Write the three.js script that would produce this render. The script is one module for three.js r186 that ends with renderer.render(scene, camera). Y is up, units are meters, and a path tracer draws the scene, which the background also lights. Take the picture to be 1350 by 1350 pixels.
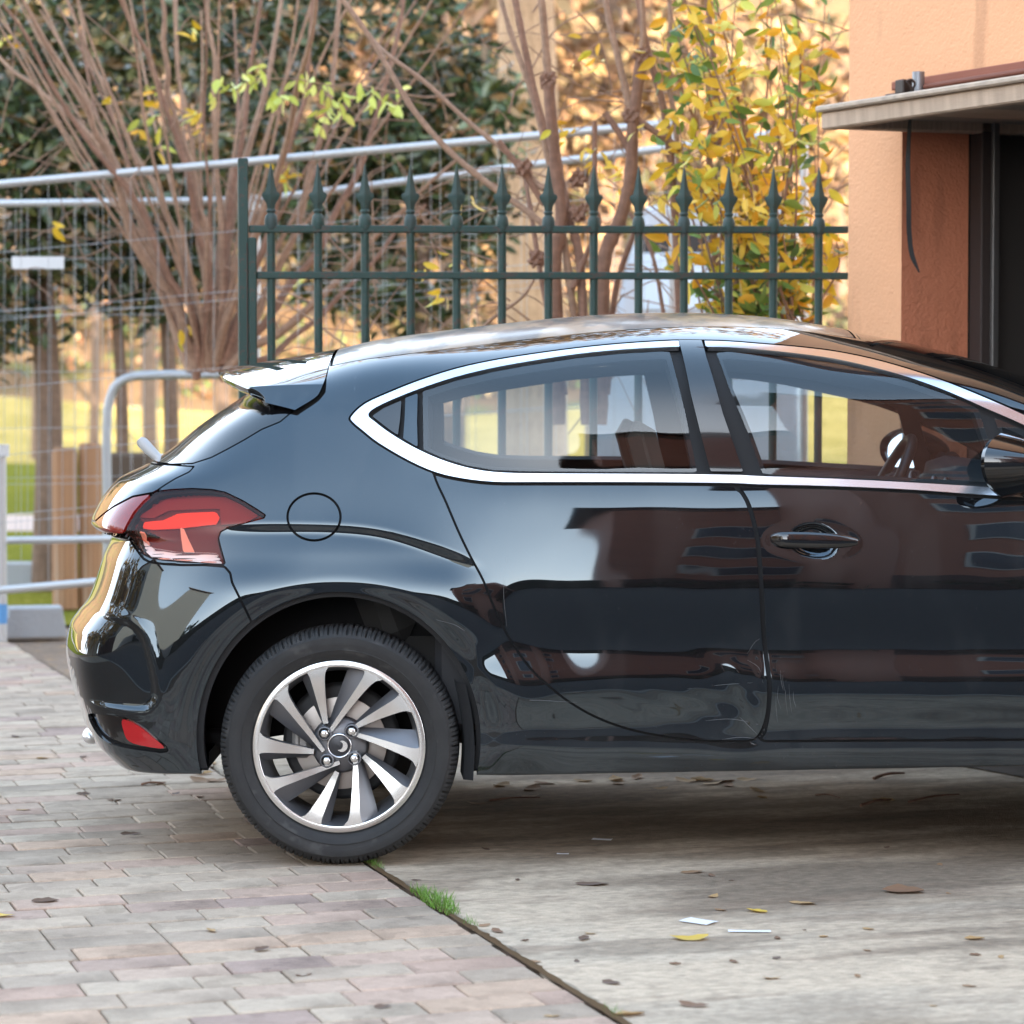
import * as THREE from 'three';

// ---------------------------------------------------------------- camera
const F0 = 3600, CX = 675, CY = 675, HZ = 523;              // measured on the 1350 px photograph: focal length, centre, horizon
const EYE = new THREE.Vector3(0, 1.32, 7.61);
const PITCH = Math.atan((CY - HZ) / F0);
const scene = new THREE.Scene();
const camera = new THREE.PerspectiveCamera(2 * Math.atan(675 / F0) * 180 / Math.PI, 1, 0.1, 900);
camera.position.copy(EYE);
camera.rotation.set(-PITCH, 0, 0);
camera.focus = 7.75;
camera.userData.fStop = 3.9;
scene.add(camera);

// ---------------------------------------------------------------- sky, sun, exposure
const SUN_AZ = 22 * Math.PI / 180, SUN_EL = 12.5 * Math.PI / 180;
const SUN = new THREE.Vector3(Math.sin(SUN_AZ) * Math.cos(SUN_EL), Math.sin(SUN_EL), Math.cos(SUN_AZ) * Math.cos(SUN_EL));
{
  const w = 512, h = 256, d = new Float32Array(w * h * 4), v = new THREE.Vector3();
  for (let j = 0; j < h; j++) for (let i = 0; i < w; i++) {
    const el = ((j + .5) / h - .5) * Math.PI, az = ((i + .5) / w - .5) * 2 * Math.PI;
    v.set(Math.cos(el) * Math.cos(az), Math.sin(el), Math.cos(el) * Math.sin(az));
    const up = Math.max(0, Math.sin(el)), k = Math.pow(1 - up, 1.6), hz = Math.pow(1 - up, 9), c = Math.max(0, v.dot(SUN)), g = .55 * Math.pow(c, 10) + .6 * Math.pow(c, 60);
    const o = (j * w + i) * 4;
    d[o] = .26 + 1.37 * k + .3 * hz + g; d[o + 1] = .40 + 1.38 * k + .15 * hz + .84 * g; d[o + 2] = .59 + 1.37 * k - .05 * hz + .62 * g; d[o + 3] = 1;
  }
  const t = new THREE.DataTexture(d, w, h, THREE.RGBAFormat, THREE.FloatType);
  t.mapping = THREE.EquirectangularReflectionMapping; t.magFilter = t.minFilter = THREE.LinearFilter; t.needsUpdate = true;
  scene.background = t; scene.environment = t;
}
const sun = new THREE.DirectionalLight(new THREE.Color(1, .86, .66), 5);
sun.position.copy(SUN).multiplyScalar(120); sun.castShadow = true; sun.shadow.mapSize.set(2048, 2048);
Object.assign(sun.shadow.camera, { left: -60, right: 60, top: 60, bottom: -60, near: 1, far: 320 });
sun.name = 'sun'; scene.add(sun); scene.add(sun.target);
const renderer = new THREE.WebGLRenderer({ antialias: true });
renderer.setSize(1024, 1024); renderer.shadowMap.enabled = true;
renderer.toneMapping = THREE.LinearToneMapping; renderer.toneMappingExposure = 4.05;

// ---------------------------------------------------------------- helpers
let seed = 7;
const rnd = () => { seed = (seed + 0x6D2B79F5) | 0; let t = Math.imul(seed ^ seed >>> 15, 1 | seed); t = t + Math.imul(t ^ t >>> 7, 61 | t) ^ t; return ((t ^ t >>> 14) >>> 0) / 4294967296; };
const rr = (a, b) => a + (b - a) * rnd(), pick = a => a[Math.floor(rnd() * a.length)];
const V = (x, y, z) => new THREE.Vector3(x, y, z);
const clamp = (x, a, b) => Math.min(b, Math.max(a, x)), mix = (a, b, t) => a + (b - a) * t;
const ss = (a, b, x) => { const t = clamp((x - a) / (b - a), 0, 1); return t * t * t * (t * (6 * t - 15) + 10); };
const sp_ = Math.sin(PITCH), cp_ = Math.cos(PITCH);
const rayDir = (px, py) => { const a = (px - CX) / F0, b = (CY - py) / F0; return V(a, b * cp_ - sp_, -b * sp_ - cp_); };
const atZ = (px, py, z) => { const d = rayDir(px, py); return EYE.clone().addScaledVector(d, (z - EYE.z) / d.z); };       // a point seen at a pixel, on the plane z
const atDepth = (px, py, dep) => atZ(px, py, EYE.z - dep);
const onGround = (px, py, y = 0) => { const d = rayDir(px, py); return EYE.clone().addScaledVector(d, (y - EYE.y) / d.y); };
const project = p => { const x = p.x - EYE.x, y = p.y - EYE.y, z = p.z - EYE.z, f = -sp_ * y - cp_ * z, u = cp_ * y - sp_ * z; return [CX + F0 * x / f, CY - F0 * u / f, f]; };
const numbers = {};
const numbered = n => { const k = numbers[n] = (numbers[n] ?? -1) + 1; return k ? `${n}_${String(k).padStart(3, '0')}` : n; };
function tag(o, label, category, group, kind) { if (label) o.userData.label = label; if (category) o.userData.category = category; if (group) o.userData.group = group; if (kind) o.userData.kind = kind; return o; }
function base(name, label, category, pos = [0, 0, 0], turn = 0, group) { const o = new THREE.Group(); o.name = numbered(name); o.position.set(...pos); o.rotation.y = turn; scene.add(o); return tag(o, label, category, group); }
function put(name, geo, mat, parent = scene) { const m = new THREE.Mesh(geo, mat); m.name = parent === scene ? numbered(name) : name; m.castShadow = m.receiveShadow = true; parent.add(m); return m; }
const struct = (name, geo, mat) => tag(put(name, geo, mat), null, null, null, 'structure');
const shift = (m, parent) => { m.position.set(-parent.position.x, -parent.position.y, -parent.position.z); return m; };   // geometry given in world places under an unturned parent

class GB {                                                        // geometry builder
  constructor() { this.p = []; this.n = []; this.u = []; this.c = []; this.i = []; this.tint = null; }
  v(p, n, u, w) { this.p.push(p.x, p.y, p.z); this.n.push(n.x, n.y, n.z); this.u.push(u ?? 0, w ?? 0); if (this.tint) this.c.push(...this.tint); return this.p.length / 3 - 1; }
  quad(a, b, c, d, us = 1) { const n = V().subVectors(b, a).cross(V().subVectors(d, a)).normalize(), l1 = a.distanceTo(b) * us, l2 = a.distanceTo(d) * us; const i = this.v(a, n, 0, 0); this.v(b, n, l1, 0); this.v(c, n, l1, l2); this.v(d, n, 0, l2); this.i.push(i, i + 1, i + 2, i, i + 2, i + 3); return this; }
  tri(a, b, c) { const n = V().subVectors(b, a).cross(V().subVectors(c, a)).normalize(); const i = this.v(a, n, 0, 0); this.v(b, n, 1, 0); this.v(c, n, .5, 1); this.i.push(i, i + 1, i + 2); return this; }
  // a box with chamfered edges: centre, size, optional orthonormal axes
  box(c, s, ch = 0, ax = [V(1, 0, 0), V(0, 1, 0), V(0, 0, 1)]) {
    const h = [s[0] / 2, s[1] / 2, s[2] / 2], P = (x, y, z) => c.clone().addScaledVector(ax[0], x).addScaledVector(ax[1], y).addScaledVector(ax[2], z);
    ch = Math.min(ch, h[0] * .9, h[1] * .9, h[2] * .9);
    const put3 = (k, q) => { const r = [0, 0, 0]; r[k[0]] = q[0]; r[k[1]] = q[1]; r[k[2]] = q[2]; return P(...r); };
    for (let a = 0; a < 3; a++) { const b = (a + 1) % 3, d = (a + 2) % 3;
      for (const g of [1, -1]) { const f = [[-1, -1], [1, -1], [1, 1], [-1, 1]].map(([x, y]) => put3([a, b, d], [g * h[a], x * (h[b] - ch), y * (h[d] - ch)])); if (g > 0) this.quad(...f); else this.quad(f[0], f[3], f[2], f[1]); }
      if (ch) for (const g of [1, -1]) for (const e of [1, -1]) { const l = h[d] - ch; const f = [put3([a, b, d], [g * h[a], e * (h[b] - ch), -l]), put3([a, b, d], [g * (h[a] - ch), e * h[b], -l]), put3([a, b, d], [g * (h[a] - ch), e * h[b], l]), put3([a, b, d], [g * h[a], e * (h[b] - ch), l])]; if (g * e > 0) this.quad(...f); else this.quad(f[0], f[3], f[2], f[1]); } }
    if (ch) for (const x of [1, -1]) for (const y of [1, -1]) for (const z of [1, -1]) { const f = [P(x * h[0], y * (h[1] - ch), z * (h[2] - ch)), P(x * (h[0] - ch), y * h[1], z * (h[2] - ch)), P(x * (h[0] - ch), y * (h[1] - ch), z * h[2])]; if (x * y * z > 0) this.tri(...f); else this.tri(f[0], f[2], f[1]); }
    return this;
  }
  // a tube through points with a radius at each
  tube(pts, rad, seg = 8, cap = true) {
    const n = pts.length, R = i => Array.isArray(rad) ? rad[i] : rad; let side = null, len = 0; const start = this.p.length / 3;
    for (let k = 0; k < n; k++) {
      const t = V().subVectors(pts[Math.min(n - 1, k + 1)], pts[Math.max(0, k - 1)]).normalize();
      if (!side) { side = Math.abs(t.y) < .9 ? V(0, 1, 0) : V(1, 0, 0); }
      side = side.clone().addScaledVector(t, -side.dot(t)).normalize(); const up = V().crossVectors(t, side);
      if (k) len += pts[k].distanceTo(pts[k - 1]);
      for (let s = 0; s <= seg; s++) { const a = s / seg * 2 * Math.PI, nn = side.clone().multiplyScalar(Math.cos(a)).addScaledVector(up, Math.sin(a)); this.v(pts[k].clone().addScaledVector(nn, R(k)), nn, s / seg * R(0) * 6.283, len); }
    }
    for (let k = 0; k < n - 1; k++) for (let s = 0; s < seg; s++) { const a = start + k * (seg + 1) + s, b = a + seg + 1; this.i.push(a, a + 1, b, a + 1, b + 1, b); }
    if (cap) for (const [k, g] of [[0, -1], [n - 1, 1]]) { const t = V().subVectors(pts[Math.min(n - 1, k + 1)], pts[Math.max(0, k - 1)]).normalize().multiplyScalar(g); const c = this.v(pts[k], t); const o = start + k * (seg + 1); const f = []; for (let s = 0; s <= seg; s++) f.push(this.v(V(this.p[(o + s) * 3], this.p[(o + s) * 3 + 1], this.p[(o + s) * 3 + 2]), t)); for (let s = 0; s < seg; s++) g > 0 ? this.i.push(c, f[s], f[s + 1]) : this.i.push(c, f[s + 1], f[s]); }
    return this;
  }
  // rows of points: a lofted sheet with smooth normals (given by neighbours)
  sheet(rows, flip = false, closed = false) {
    const R = rows.length, C = rows[0].length, s0 = this.p.length / 3;
    for (let r = 0; r < R; r++) for (let c = 0; c < C; c++) {
      const cm = closed ? (c ? c - 1 : C - 2) : Math.max(0, c - 1), cq = closed ? (c < C - 1 ? c + 1 : 1) : Math.min(C - 1, c + 1);
      const n = V().subVectors(rows[r][cq], rows[r][cm]).cross(V().subVectors(rows[Math.min(R - 1, r + 1)][c], rows[Math.max(0, r - 1)][c])).normalize(); if (flip) n.negate();
      this.v(rows[r][c], n, c / (C - 1), r / (R - 1)); }
    for (let r = 0; r < R - 1; r++) for (let c = 0; c < C - 1; c++) { const a = s0 + r * C + c, b = a + C; flip ? this.i.push(a, b, a + 1, a + 1, b, b + 1) : this.i.push(a, a + 1, b, a + 1, b + 1, b); }
    return this;
  }
  build() { const g = new THREE.BufferGeometry(); g.setAttribute('position', new THREE.BufferAttribute(new Float32Array(this.p), 3)); g.setAttribute('normal', new THREE.BufferAttribute(new Float32Array(this.n), 3)); g.setAttribute('uv', new THREE.BufferAttribute(new Float32Array(this.u), 2)); if (this.c.length) g.setAttribute('color', new THREE.BufferAttribute(new Float32Array(this.c), 3)); g.setIndex(this.i); return g; }
}
const curve = (pts, n) => { const c = new THREE.CatmullRomCurve3(pts, false, 'centripetal'); return c.getPoints(n); };

// procedural textures
const hash = (x, y, s) => { let h = Math.imul(x, 374761393) + Math.imul(y, 668265263) + Math.imul(s, 974634777); h = Math.imul(h ^ h >>> 13, 1274126177); return ((h ^ h >>> 16) >>> 0) / 4294967296; };
function vn(x, y, px, py, s) { const xi = Math.floor(x), yi = Math.floor(y), fx = x - xi, fy = y - yi, u = fx * fx * (3 - 2 * fx), w = fy * fy * (3 - 2 * fy), m = (a, b) => ((a % b) + b) % b; const x0 = m(xi, px), x1 = m(xi + 1, px), y0 = m(yi, py), y1 = m(yi + 1, py); return mix(mix(hash(x0, y0, s), hash(x1, y0, s), u), mix(hash(x0, y1, s), hash(x1, y1, s), u), w); }
function fbm(u, v, px, py, oct, s) { let a = 0, k = .5, t = 0; for (let o = 0; o < oct; o++) { a += k * vn(u * px, v * py, px, py, s + o); t += k; k *= .55; px *= 2; py *= 2; } return a / t; }
function tex(size, fn, rep = [1, 1], srgb = false) {
  const d = new Uint8Array(size * size * 4);
  for (let j = 0; j < size; j++) for (let i = 0; i < size; i++) { const c = fn(i / size, j / size), o = (j * size + i) * 4; if (typeof c === 'number') d[o] = d[o + 1] = d[o + 2] = clamp(c, 0, 1) * 255; else for (let k = 0; k < 3; k++) d[o + k] = clamp(srgb ? Math.pow(Math.max(0, c[k]), 1 / 2.2) : c[k], 0, 1) * 255; d[o + 3] = 255; }
  const t = new THREE.DataTexture(d, size, size); t.wrapS = t.wrapT = THREE.RepeatWrapping; t.magFilter = THREE.LinearFilter; t.minFilter = THREE.LinearMipmapLinearFilter; t.repeat.set(...rep); if (srgb) t.colorSpace = THREE.SRGBColorSpace; t.needsUpdate = true; return t;
}
const mixc = (a, b, t) => [mix(a[0], b[0], t), mix(a[1], b[1], t), mix(a[2], b[2], t)], mulc = (a, k) => [a[0] * k, a[1] * k, a[2] * k];
const lin = (r, g, b) => new THREE.Color().setRGB(r, g, b);
const matte = (c, rough = .9, o = {}) => new THREE.MeshPhysicalMaterial({ color: lin(...c), roughness: rough, specularIntensity: .12, ...o });
const std = (c, rough = .8, o = {}) => new THREE.MeshStandardMaterial({ color: lin(...c), roughness: rough, ...o });
const phys = (c, rough, o = {}) => new THREE.MeshPhysicalMaterial({ color: lin(...c), roughness: rough, ...o });

// ---------------------------------------------------------------- the ground
const ROW = 18.1 * Math.PI / 180, A = V(Math.cos(ROW), 0, -Math.sin(ROW)), B = V(Math.sin(ROW), 0, Math.cos(ROW)), E0 = V(-.417, 0, -.09);   // along the paver rows, across them, a point of the edge of the concrete
const ab = (a, b, y = 0) => E0.clone().addScaledVector(A, a).addScaledVector(B, b).setY(y);
const grain = tex(512, (u, v) => .5 * fbm(u, v, 64, 64, 3, 5) + .5 * hash(Math.floor(u * 512), Math.floor(v * 512), 9));
const flatSheet = (pts, y) => { const g = new GB(), n = V(0, 1, 0); for (const p of pts) g.v(V(p.x, y, p.z), n, p.x, -p.z); for (let k = 1; k < pts.length - 1; k++) g.i.push(0, k, k + 1); return g.build(); };
{
  const dirt = tex(1024, (u, v) => { const f = fbm(u, v, 6, 6, 6, 3), g = fbm(u, v, 60, 60, 3, 21); let c = mixc([.17, .115, .08], [.33, .25, .19], f); if (g > .62) c = mixc(c, [.42, .26, .13], (g - .62) * 4); return mulc(c, .8 + .4 * fbm(u, v, 200, 200, 2, 8)); }, [.33, .33], true);
  struct('ground', flatSheet([V(-300, 0, 200), V(300, 0, 200), V(300, 0, -300), V(-300, 0, -300)], -.03), matte([1, 1, 1], .95, { map: dirt, bumpMap: grain, bumpScale: .006 }));
  // concrete apron in front of the garage
  const stain = tex(2048, (u, v) => {
    const f = fbm(u, v, 4, 15, 6, 31), l = fbm(u, v, 2, 3, 4, 12), s = fbm(u, v, 6, 34, 5, 77), sp = .5 * hash(Math.floor(u * 2048), Math.floor(v * 2048), 4) + .5 * fbm(u, v, 500, 500, 2, 6), lime = ss(.55, .8, fbm(u, v, 4, 14, 4, 55));
    let c = mixc([.27, .208, .152], [.58, .465, .345], ss(.30, .62, .6 * f + .4 * l)); c = mixc(c, [.52, .44, .345], .4 * lime); c = mixc(c, [.25, .18, .13], .5 * ss(.55, .75, s)); const g2 = fbm(u, v, 150, 220, 3, 40), st = ss(.56, .72, fbm(u, v, 7, 24, 5, 63)); c = mixc(c, [.20, .155, .115], .5 * st); if (sp > .82) c = mulc(c, .7); return mulc(c, (.84 + .22 * sp) * (.68 + .56 * g2));
  }, [.25, .25], true);
  const g = new GB(), n = V(0, 1, 0), far = -4.2, near = 2.5, wide = 5.2;
  // the edge beside the pavers is broken a little, so it is built from points
  const edge = []; for (let k = 0; k <= 160; k++) { const b = mix(far, near, k / 160); edge.push([.012 + .012 * Math.sin(b * 9.1) * Math.sin(b * 23) + rr(0, .012), b]); }
  for (const [a, b] of edge) { g.v(ab(a, b, 0), n, a, b); g.v(ab(wide, b, 0), n, wide, b); g.v(ab(a, b, -.06), A.clone().negate(), a, b); }
  for (let k = 0; k < 160; k++) { const i = k * 3; g.i.push(i, i + 3, i + 1, i + 1, i + 3, i + 4, i, i + 2, i + 3, i + 3, i + 2, i + 5); }
  struct('driveway', g.build(), matte([1, 1, 1], .85, { map: stain, bumpMap: grain, bumpScale: .003 }));
}
// pavers: rows of concrete setts, each its own piece where it can be picked out
{
  const pavement = new THREE.Group(); pavement.name = 'pavement'; scene.add(pavement); tag(pavement, null, null, null, 'structure');
  const bed = new GB(), n = V(0, 1, 0); [[-12, 2.5], [.02, 2.5], [.02, -6.4], [-12, -6.4]].forEach(([a, b]) => bed.v(ab(a, b, -.011), n, a, b)); bed.i.push(0, 1, 2, 0, 2, 3);
  put('bed', bed.build(), std([.13, .085, .055], 1, { bumpMap: grain, bumpScale: .004 }), pavement);
  const wear = tex(512, (u, v) => { const f = fbm(u, v, 5, 5, 5, 61), s = hash(Math.floor(u * 512), Math.floor(v * 512), 2); return clamp((.76 + .52 * (f - .5) + .18 * (s - .5) + .16 * (fbm(u, v, 40, 40, 3, 15) - .5)) * (fbm(u, v, 9, 9, 4, 99) > .66 ? .86 : 1), 0, 1); }, [1.3, 1.3]);
  const tones = [[.52, .41, .315], [.55, .435, .33], [.47, .375, .29], [.56, .45, .345], [.56, .405, .315], [.51, .36, .28], [.44, .325, .27], [.57, .41, .30], [.56, .42, .325], [.47, .345, .275]];
  const mats = tones.map(c => matte(c, .88, { map: wear, bumpMap: grain, bumpScale: .0022 }));
  const list = [];
  for (let r = 0; r < 112; r++) {
    const b1 = 2.55 - r * .1335, wide = .1335 - .0045; let a = -.003 - rr(0, .012), first = rr(.08, .27);
    const clusterTone = Math.floor(rr(0, 10));
    while (a > -4.6) { const l = first || pick([.205, .24, .262, .262, .275, .29]); first = 0; const aa = a - l; const c = ab((a + aa) / 2, b1 - wide / 2, -.0005 + rr(-.002, .002)); const q = project(c);
      if (q[0] > -160 && q[0] < 1500 && q[1] < 1440) { const t = rnd() < .45 ? clusterTone : Math.floor(rnd() * 10); list.push({ c, l: l - .0045, w: wide, t: rnd() < .42 ? t % 4 : t, size: l / q[2] ** 3, tilt: [rr(-.006, .006), rr(-.004, .004)] }); }
      a = aa; }
  }
  list.sort((p, q) => q.size - p.size);
  const bits = tones.map(() => new GB());
  const shapeCache = {};
  list.forEach((s, k) => {
    if (k < 290) {
      const key = s.l.toFixed(3) + (k % 2); const geo = shapeCache[key] ??= (() => { const g = new GB(); g.box(V(0, -.03, 0), [s.l, .06, s.w], .0035); const p = g.p; const ox = rnd() * 9, oz = rnd() * 9; for (let i = 0; i < p.length / 3; i++) { g.u[i * 2] = p[i * 3] + ox; g.u[i * 2 + 1] = p[i * 3 + 2] + oz; } return g.build(); })();
      const m = put('paver', geo, mats[s.t], pavement); m.position.copy(s.c); m.rotation.set(s.tilt[1], ROW + rr(-.006, .006), s.tilt[0]);
    } else { const g = bits[s.t], k0 = g.p.length / 3; g.box(V(s.c.x, s.c.y - .03, s.c.z), [s.l, .06, s.w], .0035, [A, V(0, 1, 0), B]); for (let i = k0; i < g.p.length / 3; i++) { g.u[i * 2] = g.p[i * 3] + k * .37; g.u[i * 2 + 1] = g.p[i * 3 + 2]; } }
  });
  bits.forEach((g, k) => tag(put('paver_field', g.build(), mats[k], pavement), null, null, null, 'stuff'));
  // the same paving out of sight, as a plain sheet round the visible field
  const more = new GB(); for (const q of [[[-40, 2.5], [-4.65, 2.5], [-4.65, -6.4], [-40, -6.4]]]) { const k = more.p.length / 3; q.forEach(([a, b]) => more.v(ab(a, b, -.004), n, a, b)); more.i.push(k, k + 1, k + 2, k, k + 2, k + 3); }
  put('paving_sheet', more.build(), matte([.5, .4, .3], .9, { map: wear }), pavement).userData.kind = 'stuff';
  const curb = new GB(); curb.box(ab(-17, 2.56, -.045), [46, .10, .11], .01, [A, V(0, 1, 0), B]); struct('kerb', curb.build(), std([.30, .27, .24], .9, { bumpMap: grain, bumpScale: .004 }));
  const road = new GB(); [[-60, 60], [60, 60], [60, 2.62], [-60, 2.62]].forEach(([a, b]) => road.v(ab(a, b, -.022), n, a, b)); road.i.push(0, 1, 2, 0, 2, 3); struct('road', road.build(), std([.055, .052, .05], .9, { bumpMap: grain, bumpScale: .006 }));
}
// lawn, path and the wooded bank behind it
{
  const grassTex = tex(1024, (u, v) => { const f = fbm(u, v, 5, 5, 5, 41), g = fbm(u, v, 90, 90, 3, 17); let c = mixc([.085, .105, .012], [.23, .20, .028], f); c = mixc(c, [.42, .32, .10], ss(.6, .8, g) * .5); return mulc(c, .7 + .6 * fbm(u, v, 220, 220, 2, 1)); }, [.25, .25], true);
  const litter = tex(1024, (u, v) => { const f = fbm(u, v, 6, 6, 5, 91), g = fbm(u, v, 100, 100, 3, 27); let c = mixc([.12, .07, .04], [.28, .165, .08], f); c = mixc(c, [.13, .16, .04], ss(.55, .7, fbm(u, v, 9, 9, 4, 14)) * .6); return mulc(c, .55 + .9 * g); }, [.12, .12], true);
  const hy = (x, z) => { const q = -z - 52; return -.012 + (q > 0 ? .010 * q * q / (1 + .018 * q) + .4 * Math.sin(x * .21 + z * .11) * ss(0, 12, q) : 0); };
  const grid = (x0, x1, z0, z1, nx, nz, dy) => { const rows = []; for (let j = 0; j <= nz; j++) { const row = []; for (let i = 0; i <= nx; i++) { const x = mix(x0, x1, i / nx), z = mix(z0, z1, j / nz); row.push(V(x, hy(x, z) + dy, z)); } rows.push(row); } const g = new GB().sheet(rows, false); for (let i = 0; i < g.p.length / 3; i++) { g.u[i * 2] = g.p[i * 3]; g.u[i * 2 + 1] = -g.p[i * 3 + 2]; } return g.build(); };
  struct('lawn', grid(-45, 45, -8.3, -47, 60, 50, 0), matte([1, 1, 1], 1, { map: grassTex, specularIntensity: 0 }));
  const sun_tinted_lawn = tex(512, (u, v) => { const f = fbm(u, v, 6, 6, 5, 44), g = fbm(u, v, 70, 70, 3, 18); return mulc(mixc([.34, .25, .065], [.58, .41, .15], f), .65 + .7 * g); }, [.2, .2], true);  // far strip of the lawn; sunlight painted in as a lighter yellow
  struct('sun_tinted_lawn', grid(-70, 70, -47, -64, 60, 24, 0), matte([1, 1, 1], 1, { map: sun_tinted_lawn, specularIntensity: 0 }));
  struct('wooded_bank', grid(-110, 110, -64, -160, 80, 60, 0), matte([1, 1, 1], 1, { map: litter }));
  const pw = new GB(), up = V(0, 1, 0); for (let k = 0; k <= 30; k++) { const x = -20 + k * 1.4, z = -20.6 - .05 * (x + 8) + .5 * Math.sin(x * .3); pw.v(V(x, -.005, z + 1.9), up, x, 0); pw.v(V(x, -.005, z - 1.9), up, x, 3.8); if (k) { const i = (k - 1) * 2; pw.i.push(i, i + 2, i + 1, i + 1, i + 2, i + 3); } }
  struct('path', pw.build(), matte([.50, .38, .32], .9, { bumpMap: grain, bumpScale: .004 }));
  var hillY = hy;
}

// ---------------------------------------------------------------- garage
const stucco = tex(1024, (u, v) => { const f = fbm(u, v, 4, 4, 5, 71), s = fbm(u, v, 6, 2, 5, 33), k = hash(Math.floor(u * 1024), Math.floor(v * 1024), 6); let m = .90 + .14 * (f - .5) + .05 * (k - .5); const c = [m, m * (.97 + .05 * s), m * (.95 + .08 * s)]; return mixc(c, mulc(c, .72), ss(.56, .82, fbm(u, v, 16, 3, 5, 44)) * .7); }, [.5, .5], true);
const stuccoBump = tex(512, (u, v) => .6 * fbm(u, v, 90, 90, 3, 52) + .4 * fbm(u, v, 12, 12, 3, 19), [1.2, 1.2]);
const GP = V(1.258, 0, -2.64), GT = -Math.PI / 3;
{
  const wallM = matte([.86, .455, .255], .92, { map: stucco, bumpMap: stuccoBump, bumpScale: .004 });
  const dark = std([.045, .038, .033], .9), floorDark = std([.11, .085, .065], .9), wood = std([.62, .45, .32], .8, { map: tex(512, (u, v) => .72 + .36 * (fbm(u, v, 2, 60, 4, 13) - .5) + .22 * (fbm(u, v, 6, 6, 4, 24) - .5), [1, 2]), bumpMap: grain, bumpScale: .001 });
  const b = base('garage', 'ochre plastered garage with an open doorway that the black car is nosing into', 'garage', [GP.x, 0, GP.z], GT);
  const wall = new GB(), H = 5.4, L = .32, R = 3.42, T = .31, top = 2.45;
  // the plaster front, the reveals beside and over the opening, the far end wall and roof
  const fq = (x0, y0, x1, y1) => wall.quad(V(x0, y0, 0), V(x1, y0, 0), V(x1, y1, 0), V(x0, y1, 0));
  const uvAll = g => { for (let i = 0; i < g.p.length / 3; i++) { const nx = Math.abs(g.n[i * 3]); g.u[i * 2] = nx > .7 ? g.p[i * 3 + 2] + 3 : g.p[i * 3]; g.u[i * 2 + 1] = Math.abs(g.n[i * 3 + 1]) > .7 ? g.p[i * 3 + 2] : g.p[i * 3 + 1]; } return g; };
  fq(0, 0, L, top); fq(R, 0, R + 1.2, top); fq(0, top, R + 1.2, H);
  wall.quad(V(0, 0, -7), V(0, 0, 0), V(0, H, 0), V(0, H, -7));
  wall.quad(V(R + 1.2, 0, 0), V(R + 1.2, 0, -7), V(R + 1.2, H, -7), V(R + 1.2, H, 0));
  wall.quad(V(R + 1.2, 0, -7), V(0, 0, -7), V(0, H, -7), V(R + 1.2, H, -7));
  put('wall', uvAll(wall).build(), wallM, b);
  const rev = new GB(); rev.quad(V(L, 0, 0), V(L, 0, -T), V(L, top, -T), V(L, top, 0)); rev.quad(V(R, 0, -T), V(R, 0, 0), V(R, top, 0), V(R, top, -T)); rev.quad(V(L, top, 0), V(L, top, -T), V(R, top, -T), V(R, top, 0));
  put('reveal', uvAll(rev).build(), matte([.76, .28, .155], .92, { map: stucco, bumpMap: stuccoBump, bumpScale: .006 }), b);  // same plaster as the wall; shade and warm bounce put into its colour
  const rim = new GB(); rim.box(V((L + R) / 2, top + .001, .006), [R - L + .1, .03, .014], .003); put('lintel_strip', rim.build(), std([.25, .075, .04], .7), b);
  const ins = new GB(); const x0 = L - .02, x1 = R + .2, d1 = -6.6;
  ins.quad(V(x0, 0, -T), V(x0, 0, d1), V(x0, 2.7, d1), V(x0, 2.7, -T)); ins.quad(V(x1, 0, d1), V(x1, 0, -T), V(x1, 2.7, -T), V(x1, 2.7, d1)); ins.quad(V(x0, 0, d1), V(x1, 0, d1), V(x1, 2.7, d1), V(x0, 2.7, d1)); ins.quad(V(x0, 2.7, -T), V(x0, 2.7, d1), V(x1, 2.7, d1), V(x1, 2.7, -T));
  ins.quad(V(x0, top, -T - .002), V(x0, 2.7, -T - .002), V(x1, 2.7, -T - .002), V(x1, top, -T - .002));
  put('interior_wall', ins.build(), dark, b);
  const fl = new GB(); fl.quad(V(x0, .006, -.02), V(x1, .006, -.02), V(x1, .006, d1), V(x0, .006, d1)); put('interior_floor', fl.build(), floorDark, b);  // inside floor, darker than the apron
  const rf = new GB(); rf.box(V((R + 1.2) / 2, H + .06, -3.4), [R + 1.7, .12, 7.4], .01); put('roof', rf.build(), std([.3, .15, .1], .8), b);
  const steel = std([.16, .15, .14], .5, { metalness: .6 });
  const fr = new GB(); fr.box(V(L + .035, top / 2, -T - .03), [.07, top, .05], .004); put('door_frame', fr.build(), std([.05, .035, .03], .7), b);
  const tr = new GB(); tr.box(V(L + .085, top / 2, -T - .055), [.018, top, .03], .003); put('guide_track', tr.build(), steel, b);
  const wd = new GB(); wd.tube([V(L + .13, 1.2, -1.2), V(L + .75, 1.75, -2.3)], .03, 6); put('timber', wd.build(), std([.16, .08, .04], .8), b);
  // the up and over door, standing open and proud of the front
  const door = new THREE.Group(); door.name = 'garage_door'; b.add(door);
  const P = .366, DW = R - L - .02, tilt = .02, ax = [V(1, 0, 0), V(0, Math.cos(tilt), Math.sin(tilt)), V(0, -Math.sin(tilt), Math.cos(tilt))], o = V(L + DW / 2 + .01, 2.31, P);
  const bx = (name, c, s, m, ch = .006) => { const g = new GB(); g.box(o.clone().addScaledVector(ax[0], c[0]).addScaledVector(ax[1], c[1]).addScaledVector(ax[2], c[2]), s, ch, ax); for (let i = 0; i < g.p.length / 3; i++) { g.u[i * 2] = g.p[i * 3 + 1] * 2; g.u[i * 2 + 1] = g.p[i * 3] * .3 + g.p[i * 3 + 2]; } return put(name, g.build(), m, door); };
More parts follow.
